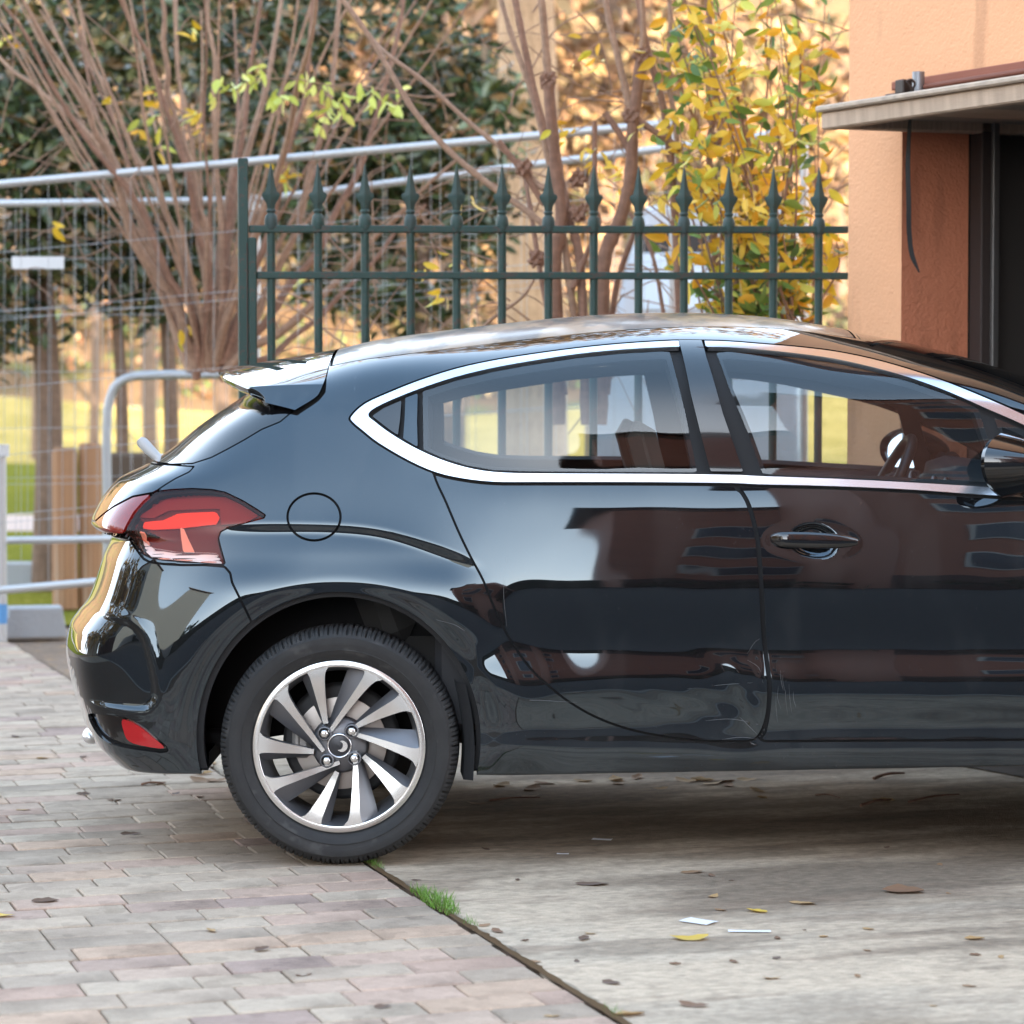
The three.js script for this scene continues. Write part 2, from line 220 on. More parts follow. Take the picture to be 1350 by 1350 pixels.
  bx('edge_beam', [0, -.008, -.03], [DW + .02, .062, .06], wood); bx('top_lip', [0, .034, -.02], [DW + .04, .022, .08], std([.66, .52, .40], .75, { map: wood.map }));
  bx('side_rail', [-DW / 2 + .03, -.012, -1.1], [.06, .05, 2.08], wood); bx('side_rail', [DW / 2 - .03, -.012, -1.1], [.06, .05, 2.08], wood);
  for (let k = 0; k < 20; k++) bx('board', [-DW / 2 + .135 + k * (DW - .27) / 19, .008, -1.1], [(DW - .27) / 19 - .006, .018, 2.06], k % 3 ? wood : std([.37, .31, .25], .8, { map: wood.map }), .002);
  bx('cross_beam', [.35, -.05, -.36], [DW - 1.0, .09, .09], std([.42, .22, .08], .8, { map: wood.map }), .012);
  // lifting gear over the door
  const hw = new GB(); hw.box(V(L + .10, top - .02, .05), [.05, .05, .09], .004); hw.box(V(L + .02, top - .045, .03), [.11, .025, .05], .004); put('bracket', hw.build(), std([.04, .03, .025], .5, { metalness: .5 }), b);
  const cy = new GB(); cy.tube([V(L + .205, top - .055, .09), V(L + .205, top + .022, .09)], .022, 12); put('pulley', cy.build(), std([.28, .29, .31], .45, { metalness: .8 }), b);
  const rod = new GB(); rod.tube([V(L + .23, top - .032, .08), V(R - .2, top - .028, .08)], .010, 10); put('torsion_rod', rod.build(), std([.17, .055, .032], .7), b);
  // strap hanging from the hook over the door
  const strapPts = [[1203, 118], [1199, 128], [1201, 140], [1199, 170], [1197, 215], [1198, 265], [1199, 310], [1203, 338], [1212, 359]].map(([x, y], k) => atDepth(x, y, 9.66 + (k < 2 ? .02 : 0)));
  const pts = curve(strapPts, 40), st = new GB(), rows = [[], []];
  pts.forEach((p, k) => { const w = .0085 * (k < 36 ? 1 : 1 - (k - 36) / 6), tw = .5 + .5 * Math.sin(k * .16); rows[0].push(p.clone().add(V(-w * Math.cos(tw), 0, -w * Math.sin(tw)))); rows[1].push(p.clone().add(V(w * Math.cos(tw), 0, w * Math.sin(tw)))); });
  const thick = rows.map(r => r.map(p => p.clone().add(V(-.001, 0, .003)))); st.sheet([rows[0], rows[1]], true); st.sheet([thick[0], thick[1]]); st.sheet([rows[0], thick[0]]); st.sheet([rows[1], thick[1]], true);
  const sg = base('pull_strap', 'black strap hanging from the edge of the open garage door in front of the doorway', 'strap', strapPts[8].toArray());
  shift(put('strap', st.build(), std([.012, .011, .010], .7), sg), sg);
  const hk = new GB(); hk.tube(curve([[1204, 119], [1199, 112], [1196, 107], [1201, 105], [1206, 110], [1203, 118]].map(([x, y]) => atDepth(x, y, 9.67)), 20), .0045, 6); shift(put('hook', hk.build(), std([.05, .035, .03], .5, { metalness: .6 }), sg), sg);
}

// ---------------------------------------------------------------- the green iron fence beside the garage
{
  const chip = tex(512, (u, v) => { const f = fbm(u, v, 7, 7, 5, 81), g = fbm(u, v, 40, 40, 3, 2); let c = mixc([.011, .040, .032], [.022, .062, .050], f); if (f * .6 + g * .5 > .66) c = [.055, .045, .035]; return c; }, [3, 3], true), green = std([1, 1, 1], .55, { map: chip, bumpMap: grain, bumpScale: .0008 }), worn = std([.03, .052, .047], .6), rust = std([.07, .045, .035], .8);
  const xs = [357, 419, 481, 541, 602, 662, 723, 783, 842, 902, 961, 1020, 1080], f0 = atDepth(337, 302, 10.0), f1 = atDepth(1117, 303, 10.36);
  const dirF = V().subVectors(f1, f0).normalize(), at = (px, py) => { const t = (px - 337) / 780; return atDepth(px, py, 1 / mix(1 / 10.0, 1 / 10.36, t)); };
  const fence = base('iron_fence', 'dark green iron fence panel with spear topped bars beside the ochre garage', 'fence', at(325, 900).setY(0).toArray());
  const ax = [V(dirF.x, 0, dirF.z).normalize(), V(0, 1, 0), V(-dirF.z, 0, dirF.x).normalize()];
  const P = (name, g, m = green, par = fence) => { const o = put(name, g.build(), m, par); return par === fence ? shift(o, fence) : o; };
  for (const [ya, yb] of [[302, 303], [363, 364]]) { const a = at(ya === 302 ? 328 : 338, ya), b = at(1117, yb), c = a.clone().add(b).multiplyScalar(.5), len = a.distanceTo(b), d = V().subVectors(b, a).normalize(), up = V(0, 1, 0).addScaledVector(d, -d.y).normalize(); P('rail', new GB().box(c, [len, .026, .038], .003, [d, up, V().crossVectors(d, up)])); }
  { const a = at(325, 900), t = at(320, 209); P('post', new GB().box(V(t.x, t.y / 2, t.z), [.036, t.y, .05], .004, ax)); const c = at(330, 310); P('latch_stile', new GB().box(V(c.x + .008, c.y / 2 - .01, c.z + .012), [.030, c.y, .036], .004, ax)); P('seam', new GB().box(V(c.x - .010, c.y / 2, c.z + .024), [.004, c.y * .97, .010], .001, ax), rust); }
  const lo = at(700, 900); P('rail', new GB().box(V((at(337, 0).x + at(1117, 0).x) / 2, .22, lo.z), [at(337, 0).distanceTo(at(1117, 0)), .026, .038], .003, ax));
  xs.forEach((x, k) => {
    const tip = at(x, 214 + k * .5), s = 1 / F0 * (EYE.z - tip.z), c = tip.clone(); const y = py => tip.y - (py - 214) * s;
    const bar = P('picket', new GB().tube([V(c.x + rr(-.004, .004), .12, c.z), V(c.x, y(302), c.z)], .0155, 10));
    const prof = [[0, 214], [.004, 219], [.009, 230], [.015, 243], [.021, 252], [.031, 254], [.034, 257], [.028, 262], [.017, 268], [.0135, 275]];
    // spear head: a flat leaf shape with a raised middle rib
    const sp = new GB(), f = [], bk = [], l = [], r = []; const mid = z => prof.map(([w, py]) => V(c.x, y(py), c.z + z));
    const L_ = prof.map(([w, py]) => V(c.x - w, y(py), c.z)), R_ = prof.map(([w, py]) => V(c.x + w, y(py), c.z)), M_ = prof.map(([w, py], i) => V(c.x, y(py), c.z + Math.min(.013, .002 + w * .5))), N_ = prof.map(([w, py]) => V(c.x, y(py), c.z - Math.min(.013, .002 + w * .5)));
    sp.sheet([M_, L_], false); sp.sheet([R_, M_], false); sp.sheet([L_, N_], false); sp.sheet([N_, R_], false);
    P('spear_head', sp, green, bar);
    const lathe = new THREE.LatheGeometry([[.0135, 275], [.017, 276], [.0175, 278], [.0135, 280], [.014, 281], [.021, 284], [.024, 290], [.0235, 298], [.021, 302]].map(([w, py]) => new THREE.Vector2(w, y(py))).reverse(), 16); lathe.translate(c.x, 0, c.z);
    const col = put('collar', lathe, k % 3 ? green : worn, bar);
  });
}

// ---------------------------------------------------------------- the car
// side 1 of the body is an implicit surface (door and quarter profiles, roof line, tail line) sampled on a fine grid; panels are cut out of it along outlines
function spline(P) {                                              // natural cubic through [x, y]
  const n = P.length, x = P.map(p => p[0]), y = P.map(p => p[1]), m = new Float64Array(n), u = new Float64Array(n);
  for (let i = 1; i < n - 1; i++) { const s = (x[i] - x[i - 1]) / (x[i + 1] - x[i - 1]), p = s * m[i - 1] + 2; m[i] = (s - 1) / p; u[i] = (6 * ((y[i + 1] - y[i]) / (x[i + 1] - x[i]) - (y[i] - y[i - 1]) / (x[i] - x[i - 1])) / (x[i + 1] - x[i - 1]) - s * u[i - 1]) / p; }
  for (let i = n - 2; i >= 0; i--) m[i] = m[i] * m[i + 1] + u[i];
  return q => { if (q <= x[0]) return y[0] + (q - x[0]) * ((y[1] - y[0]) / (x[1] - x[0]) - (x[1] - x[0]) * m[1] / 6); if (q >= x[n - 1]) return y[n - 1] + (q - x[n - 1]) * ((y[n - 1] - y[n - 2]) / (x[n - 1] - x[n - 2]) + (x[n - 1] - x[n - 2]) * m[n - 2] / 6); let a = 0, b = n - 1; while (b - a > 1) { const c = (a + b) >> 1; x[c] > q ? b = c : a = c; } const h = x[b] - x[a], s = (x[b] - q) / h, t = (q - x[a]) / h; return s * y[a] + t * y[b] + ((s * s * s - s) * m[a] + (t * t * t - t) * m[b]) * h * h / 6; };
}
function pchip(P) {                                               // monotone cubic
  const n = P.length, x = P.map(p => p[0]), y = P.map(p => p[1]), d = [], m = []; for (let i = 0; i < n - 1; i++) d.push((y[i + 1] - y[i]) / (x[i + 1] - x[i]));
  for (let i = 0; i < n; i++) m.push(i === 0 ? d[0] : i === n - 1 ? d[n - 2] : d[i - 1] * d[i] <= 0 ? 0 : 2 * d[i - 1] * d[i] / (d[i - 1] + d[i]));
  return q => { if (q <= x[0]) return y[0] + m[0] * (q - x[0]); if (q >= x[n - 1]) return y[n - 1] + m[n - 1] * (q - x[n - 1]); let i = 0; while (q > x[i + 1]) i++; const h = x[i + 1] - x[i], t = (q - x[i]) / h, a = t * t, b = a * t; return y[i] * (2 * b - 3 * a + 1) + m[i] * h * (b - 2 * a + t) + y[i + 1] * (3 * a - 2 * b) + m[i + 1] * h * (b - a); };
}
function tiltProfile(T) {                                         // half width against height, from the tilt of the surface at each height
  const s = spline(T), h = .004, y0 = .1, n = 400, w = new Float64Array(n), k = new Float64Array(n); for (let i = 0; i < n; i++) k[i] = -Math.tan(s(y0 + i * h) * Math.PI / 180); for (let i = 1; i < n; i++) w[i] = w[i - 1] + h * (k[i - 1] + k[i]) / 2; let mx = -9; for (let i = 100; i < 170; i++) mx = Math.max(mx, w[i]); for (let i = 0; i < n; i++) w[i] += .900 - mx;
  return y => { const q = clamp((y - y0) / h, 0, n - 1.001), i = q | 0, t = q - i, a = t * t, b = a * t; return w[i] * (2 * b - 3 * a + 1) + k[i] * h * (b - 2 * a + t) + w[i + 1] * (3 * a - 2 * b) + k[i + 1] * h * (b - a); };
}
const DY = .02, ZC = -.905, WX = -.486, WY = .338, FX = 2.126;
const WD = tiltProfile([[.1, -16], [.22, -12], [.30, -5], [.345, 3], [.37, -2], [.43, -6], [.48, -2], [.515, 5], [.545, 11], [.575, 6], [.61, -2], [.66, -4], [.72, -3], [.765, 1], [.81, 5], [.87, 8.5], [.93, 11.5], [.99, 15], [1.03, 20], [1.06, 22], [1.09, 16], [1.14, 12], [1.20, 14], [1.28, 20], [1.36, 28], [1.46, 38], [1.56, 52]]);
const WQ = tiltProfile([[.1, -16], [.3, -7], [.45, -3], [.6, 0], [.70, 4], [.78, 8], [.84, 14], [.90, 21], [.96, 23], [1.02, 22], [1.1, 22], [1.2, 24], [1.3, 28], [1.38, 33], [1.46, 44], [1.56, 58]]);
const creaseY = spline([[-1.2, .96], [-.70, .955], [-.50, .953], [-.36, .938], [-.24, .905], [-.12, .862], [0, .81]]);
// shallow pressings and dents, all in side view metres
const gauss = (x, y, a, b, sx, sy, t = 0) => { const u = x - a, v = y - b, c = Math.cos(t), s = Math.sin(t), p = (u * c + v * s) / sx, q = (-u * s + v * c) / sy; return Math.exp(-p * p - q * q); };
function W(x, y) {
  const m = ss(-.44, .10, x); let w = m <= 0 ? WQ(y) : m >= 1 ? WD(y) : WQ(y) * (1 - m) + WD(y) * m;
  const r = Math.max(0, -.05 - x), f = Math.max(0, x - .9);
  w -= (.025 + .085 * ss(.95, 1.35, y)) * r * r + .010 * f * f + .05 * Math.max(0, x - 2.2) ** 2;
  w -= .020 * ss(1.0, .62, -x) * (1 - ss(-.22, -.04, x)) * (1 - ss(creaseY(x) - .050, creaseY(x), y)) * ss(.74, .86, y);
  for (const c of [WX, FX]) { const d = Math.hypot(x - c, y - WY); if (d < .8 && y > .2) w += (.014 * Math.exp(-(((d - .50) / .085) ** 2)) - .008 * (1 - ss(.405, .470, d))) * ss(.2, .34, y); }
  if (x > .1 && x < 1.1 && y < .75) {
    w -= .005 * gauss(x, y, .615, .475, .085, .065, -.5) + .003 * gauss(x, y, .52, .42, .13, .05, .2) - .0022 * gauss(x, y, .665, .43, .026, .10, .35);
    w -= .0035 * gauss(x, y, .40, .475, .17, .07, .12) - .002 * gauss(x, y, .60, .56, .10, .025, -.25) + .0025 * gauss(x, y, .64, .335, .10, .025, 0) + .0015 * gauss(x, y, .70, .55, .018, .08, .1);
    w -= .00012 * Math.sin(x * 46 + 9 * Math.sin(y * 14)) * gauss(x, y, .53, .46, .19, .10);
  }
  w += .0001 * (Math.sin(x * 31 + 3 * Math.sin(y * 11)) + Math.sin(x * 17 - y * 29)) + .00030 * Math.sin(x * 7.3 + y * 5 + 1);
  if (Bump) w -= Bump(x, y + DY);
  return w;
}
let Bump = null;
const YT = spline([[-.95, 1.34], [-.567, 1.447], [-.266, 1.497], [.058, 1.535], [.29, 1.554], [.475, 1.559], [.66, 1.555], [.845, 1.538], [.995, 1.513], [1.215, 1.470], [1.56, 1.366], [1.86, 1.235], [2.06, 1.135], [2.4, 1.04], [2.75, .91], [3.02, .74]]);
const XR = pchip([[.1, -1.12], [.21, -1.18], [.24, -1.225], [.298, -1.285], [.40, -1.325], [.455, -1.342], [.556, -1.358], [.623, -1.345], [.66, -1.320], [.69, -1.296], [.713, -1.284], [.825, -1.245], [.892, -1.220], [.907, -1.262], [.926, -1.280], [.97, -1.264], [1.049, -1.208], [1.10, -1.113], [1.14, -1.05], [1.217, -.96], [1.307, -.84], [1.36, -.775], [1.42, -.70], [1.5, -.58], [1.6, -.4]]);
const smax = (a, b, k) => { const h = Math.max(k - Math.abs(a - b), 0) / k; return Math.max(a, b) + h * h * h * k / 6; };
function F(x, y, z) {
  y -= DY;
  const q = Math.abs(z - ZC); let f = smax(q - W(x, y), y - YT(x) + mix(.10, .062, ss(.8, 1.5, x)) * Math.pow(q / .62, 2.5), mix(.11, .07, ss(.8, 1.5, x)));
  if (x < -.3) { const up = ss(.9, 1.15, y); f = smax(f, (XR(y) + (.13 + .05 * up) * (q / .8) ** 2.2 - x) * .85, mix(.16, .24, up)); }
  if (x > 2.3) f = smax(f, x - 3.05 + .3 * (q / .8) ** 2.2, .25);
  return smax(f, mix(.236, .262, clamp(x / 1.4, 0, 1)) - y, .012);
}
function cast(o, d, t0, t1) {                                     // first crossing from inside to outside
  let a = t0, fa = F(o.x + d.x * a, o.y + d.y * a, o.z + d.z * a), b = a, fb = fa;
  while (fb < 0) { a = b; fa = fb; b = Math.min(b + .12, t1); fb = F(o.x + d.x * b, o.y + d.y * b, o.z + d.z * b); if (b >= t1) break; }
  let side = 0; for (let k = 0; k < 22 && b - a > 2e-6; k++) { let c = (a * fb - b * fa) / (fb - fa); if (!(c > a && c < b)) c = (a + b) / 2; const fc = F(o.x + d.x * c, o.y + d.y * c, o.z + d.z * c); if (Math.abs(fc) < 1e-6) return c; if (fc > 0) { b = c; fb = fc; if (side === 1) fa /= 2; side = 1; } else { a = c; fa = fc; if (side === -1) fb /= 2; side = -1; } }
  return (a + b) / 2;
}
function hit(px, py) {                                            // where an outline measured on the photograph lies on the side of the body, in side view metres
  const d = rayDir(px, py); let t = (EYE.z - .12), p = null; let lo = t, hi = null;
  for (t = 7.45; t < 8.5; t += .02) { const f = F(EYE.x + d.x * t, EYE.y + d.y * t, EYE.z + d.z * t); if (f < 0) { hi = t; break; } lo = t; }
  if (hi === null) { p = atZ(px, py, -.36); return [p.x, p.y]; }
  for (let k = 0; k < 24; k++) { const c = (lo + hi) / 2; F(EYE.x + d.x * c, EYE.y + d.y * c, EYE.z + d.z * c) < 0 ? hi = c : lo = c; }
  return [EYE.x + d.x * lo, EYE.y + d.y * lo];
}
const rough = (pts, z = -.06) => pts.map(([x, y]) => { const p = atZ(x, y, z); return [p.x, p.y]; });
const smooth = (P, n = 4) => { const out = [], N = P.length; for (let i = 0; i < N; i++) { const a = P[(i + N - 1) % N], b = P[i], c = P[(i + 1) % N], d = P[(i + 2) % N]; for (let k = 0; k < n; k++) { const t = k / n, t2 = t * t, t3 = t2 * t; out.push([0, 1].map(j => .5 * (2 * b[j] + (c[j] - a[j]) * t + (2 * a[j] - 5 * b[j] + 4 * c[j] - d[j]) * t2 + (3 * b[j] - a[j] - 3 * c[j] + d[j]) * t3))); } } return out; };
function sdf(P) {                                                 // distance to an outline, positive inside
  const n = P.length; let x0 = 9, x1 = -9, y0 = 9, y1 = -9; for (const [x, y] of P) { x0 = Math.min(x0, x); x1 = Math.max(x1, x); y0 = Math.min(y0, y); y1 = Math.max(y1, y); }
  return (x, y) => { if (x < x0 - .06 || x > x1 + .06 || y < y0 - .06 || y > y1 + .06) return -.06; let d = 1e9, s = false; for (let i = 0, j = n - 1; i < n; j = i++) { const ax = P[i][0], ay = P[i][1], bx = P[j][0], by = P[j][1], ex = bx - ax, ey = by - ay, wx = x - ax, wy = y - ay, t = clamp((wx * ex + wy * ey) / (ex * ex + ey * ey + 1e-12), 0, 1), qx = wx - ex * t, qy = wy - ey * t; d = Math.min(d, qx * qx + qy * qy); if (ay > y !== by > y && x < ex * (y - ay) / ey + ax) s = !s; } return Math.sqrt(d) * (s ? 1 : -1); };
}
// pressings that belong to the bumper and the door: recesses with soft edges
{
  const cheek = sdf(smooth(rough([[60, 800], [150, 812], [186, 826], [202, 860], [211, 905], [206, 922], [186, 929], [110, 922], [60, 915]], -.13), 10)), cup = sdf(smooth(rough([[1015, 712], [1030, 700], [1075, 692], [1110, 700], [1128, 714], [1116, 728], [1075, 735], [1030, 724]], -.02)));
  const tub = sdf(smooth(rough([[1046, 700], [1075, 690], [1102, 705], [1098, 730], [1075, 736], [1048, 726]], -.02)));
  Bump = (x, y) => { let b = 0; if (x < -.85 && y < .8) { b += .011 * ss(-.010, .012, cheek(x, y)) - .0022 * Math.exp(-(((cheek(x, y) + .016) / .014) ** 2)); } if (x > .6 && x < 1.1 && y > .8 && y < 1) b += .0010 * ss(-.028, .012, cup(x, y)) + .016 * ss(-.006, .022, tub(x, y)); return b; };
}
const R_ = pts => pts.map(([x, y]) => hit(x, y));
const DLO_UP = [[462, 549], [480, 532], [510, 518], [550, 502], [600, 486], [650, 475], [700, 467], [760, 459], [820, 453], [886, 449], [926, 449], [960, 450], [1000, 453], [1050, 457], [1100, 463], [1150, 473], [1200, 487], [1250, 504], [1300, 524], [1350, 546], [1420, 582], [1490, 624]];
const DLO_LO = [[1500, 668], [1420, 664], [1345, 657], [1270, 652], [1200, 647], [1100, 642.5], [1000, 640], [970, 638.5], [900, 637.5], [800, 637], [700, 637], [650, 636.5], [610, 632], [575, 624], [540, 609], [500, 586], [478, 569], [464, 557]];
const DLI_UP = [[487, 546], [505, 534], [550, 515.5], [600, 499], [650, 487], [700, 478], [760, 469], [820, 463], [886, 459.5], [926, 459.5], [960, 460], [1000, 463], [1050, 468], [1100, 475], [1150, 486], [1200, 500], [1250, 518], [1300, 540], [1350, 562], [1420, 598], [1470, 628]];
const DLI_LO = [[1470, 648], [1345, 643], [1270, 639], [1200, 635], [1100, 630], [1000, 626.5], [970, 625], [900, 624], [800, 623.5], [700, 623], [650, 621], [615, 615], [580, 604], [545, 588], [515, 570], [495, 555]];
const along = (tab, x) => { const t = [...tab].sort((p, q) => p[0] - q[0]); let i = 0; while (i < t.length - 2 && x > t[i + 1][0]) i++; return mix(t[i][1], t[i + 1][1], (x - t[i][0]) / (t[i + 1][0] - t[i][0])); };
const chain = (tab, xs) => xs.map(x => [x, along(tab, x)]);
const poly = {
  dlo: smooth(R_([...DLO_UP, ...DLO_LO]), 3), dli: smooth(R_([...DLI_UP, ...DLI_LO]), 3),
  gapB: R_([[889, 430], [924, 430], [934, 500], [984, 619], [934, 619], [905, 530]]),
  rear_pane: R_([...chain(DLI_UP, [555, 600, 650, 700, 760, 820, 872]), [884, 461], [905, 542], [921, 622], ...chain(DLI_LO, [914, 860, 800, 700, 650, 615, 580, 556])]),
  tri: R_([[489, 548], [505, 537], [530, 526], [528, 553], [525, 575], [512, 566]]),
  cap: R_([[534, 524], [551, 517.5], [550, 555], [551, 590], [531, 578], [533, 550]]),
  pillar: R_([[891, 440], [923, 440], [932, 470], [954, 545], [981, 622.5], [936, 622], [925, 580], [910, 520]]),
  front_pane: R_([[942, 462], ...chain(DLI_UP, [960, 1000, 1050, 1100, 1150, 1200, 1250, 1291]), [1302, 570], [1318, 608], [1330, 640], ...chain(DLI_LO, [1320, 1270, 1200, 1100, 1020]), [1004, 625], [985, 572], [960, 512]]),
  small_pane: R_([[1308, 547], [1350, 565], [1420, 600], [1455, 628], [1440, 645], [1345, 641], [1330, 606]]),
  rear_door: smooth(R_([[571, 622], [588, 662], [605, 702], [621, 735], [637, 765], [650, 797], [663, 826], [680, 855], [700, 882], [722, 903], [750, 925], [785, 945], [825, 960], [870, 970], [915, 976], [955, 977], [990, 976], [1003, 965], [1011, 940], [1013, 905], [1009, 870], [1005, 830], [1003, 790], [1000, 740], [996, 705], [986, 667], [976, 648], [969, 637], [969, 560], [900, 480], [700, 500], [560, 560]])),
  front_door: smooth(R_([[972, 560], [972, 637], [979, 648], [989, 667], [999, 705], [1003, 740], [1006, 790], [1008, 830], [1012, 870], [1016, 905], [1014, 940], [1009, 965], [1004, 976], [1040, 977], [1150, 976.5], [1250, 976], [1350, 975.5], [1450, 975], [1490, 960], [1500, 900], [1500, 750], [1490, 640], [1400, 560], [1200, 520]])),
  flap: Array.from({ length: 40 }, (_, k) => hit(414 + 35 * Math.cos(k * Math.PI / 20), 681.5 + 31 * Math.sin(k * Math.PI / 20))),
  lamp: R_([[205, 648], [225, 645.5], [253, 644], [280, 645.5], [297, 649], [320, 660], [338, 671], [350, 679], [348, 683], [325, 689], [303, 695], [291, 701], [288, 709], [291, 722], [297, 743], [260, 741.5], [220, 739], [200, 736], [189, 731], [180, 718], [173, 709], [165, 704], [167, 694], [180, 672], [192, 659]]),
  hatch_lamp: R_([[202, 650], [188, 662], [176, 676], [165, 696], [162, 704], [125, 700], [60, 700], [60, 690], [125, 688], [150, 668], [175, 655]]),
  hatch: smooth(R_([[60, 707], [163, 706], [168, 690], [182, 668], [206, 647], [231, 631], [256, 615], [190, 613], [60, 613]]), 2),
  glass: smooth(R_([[60, 610], [190, 610], [254, 611], [300, 592], [345, 566], [392, 537], [420, 440], [280, 380], [60, 380]]), 2),
  bumper: smooth(R_([[60, 712], [162, 709], [172, 713], [184, 730], [197, 741], [240, 745], [296, 747], [306, 768], [322, 800], [336, 830], [350, 855], [330, 900], [290, 960], [262, 1080], [60, 1080]]), 2),
  spoiler: [[-1.4, 1.9], [-.538, 1.9], [-.536, 1.46], [-.540, 1.38], [-.556, 1.33], [-.625, 1.282], [-.80, 1.32], [-1.4, 1.27]],
  fog_recess: smooth(R_([[118, 944], [140, 945], [166, 949], [182, 956], [202, 972], [219, 989], [190, 987], [160, 982], [140, 975], [126, 962]]), 3),
  fog_lens: smooth(R_([[160, 949], [180, 955.5], [201, 972], [217, 987.5], [188, 984.5], [168, 978], [161, 963]]), 3),
};
const wheelArch = (x, y) => { let s = -.06; for (const c of [WX, FX]) { const dx = x - c, dy = y - WY - DY; s = Math.max(s, Math.min(.404 + .009 * Math.cos(Math.atan2(dy, dx) * 2 + Math.PI) - Math.hypot(dx, dy), .9)); } return s; };

// the grid
const carAt = V(.9, 0, ZC);
const car = base('parked_car', 'black five door hatchback with a dented rear door nosing into the open garage', 'car', carAt.toArray());
const cut = {};
{
  const X0 = -.72, Y0 = .76, rows = 560, cols = [];
  for (let k = 0; k < 170; k++) cols.push([X0, Math.PI / 2 * (1 - k / 170)]);
  for (let x = X0; x < 1.66; x += .0058) cols.push([x, 0]);
  for (let x = 1.66; x < 2.55; x += .03) cols.push([x, 0]);
  for (let k = 0; k <= 24; k++) cols.push([2.55, -Math.PI / 2 * k / 24]);
  const nc = cols.length, N = nc * (rows + 1), pos = new Float32Array(N * 3), nor = new Float32Array(N * 3), xy = new Float64Array(N * 2), o = V(), d = V();
  for (let c = 0; c < nc; c++) for (let r = 0; r <= rows; r++) {
    const [x, th] = cols[c], ph = mix(-89.9, 89.9, r / rows) * Math.PI / 180; o.set(x, Y0 - .12 * ss(1.8, 2.5, x), ZC); d.set(-Math.sin(th), Math.cos(th) * Math.sin(ph), Math.cos(th) * Math.cos(ph));
    const t = cast(o, d, .03, 1.5), i = c * (rows + 1) + r, px = o.x + d.x * t, py = o.y + d.y * t, pz = Math.max(ZC, o.z + d.z * t);
    const e = .0025, nx = F(px + e, py, pz) - F(px - e, py, pz), ny = F(px, py + e, pz) - F(px, py - e, pz), nz = F(px, py, pz + e) - F(px, py, pz - e), l = Math.hypot(nx, ny, nz) || 1;
    pos.set([px, py, pz], i * 3); nor.set([nx / l, ny / l, nz / l], i * 3); xy[i * 2] = px; xy[i * 2 + 1] = py;
  }
  const tris = []; for (let c = 0; c < nc - 1; c++) for (let r = 0; r < rows; r++) { const a = c * (rows + 1) + r, b = a + rows + 1; tris.push(a, b, a + 1, a + 1, b, b + 1); }
  cut.N = N; cut.pos = pos; cut.nor = nor; cut.tris = tris; cut.cols = nc; cut.rows = rows;
  cut.s = {}; for (const k in poly) { const f = sdf(poly[k]), a = new Float32Array(N); for (let i = 0; i < N; i++) a[i] = f(xy[i * 2], xy[i * 2 + 1]); cut.s[k] = a; }
  const arch = cut.s.arch = new Float32Array(N), roof = cut.s.roof = new Float32Array(N), screen = cut.s.screen = new Float32Array(N), bonnet = cut.s.bonnet = new Float32Array(N);
  const kzr = spline([[-.7, .48], [-.4, .52], [0, .53], [.5, .49], [1, .43], [1.3, .42]]);
  for (let i = 0; i < N; i++) { const x = xy[i * 2], y = xy[i * 2 + 1], q = pos[i * 3 + 2] - ZC; arch[i] = wheelArch(x, y); const top = y - DY - YT(x) + .17; roof[i] = Math.min(kzr(x) - q, 1.015 - x, top, x + .530); screen[i] = Math.min(.43 + .12 * (x - 1) - q, x - 1.03, 2.02 - .12 * q * q - x, top); bonnet[i] = Math.min(.72 - .1 * (x - 2) - q, x - 2.06 + .12 * q * q, 2.92 - .3 * q * q - x, top); }
  console.log('body grid', N);
}
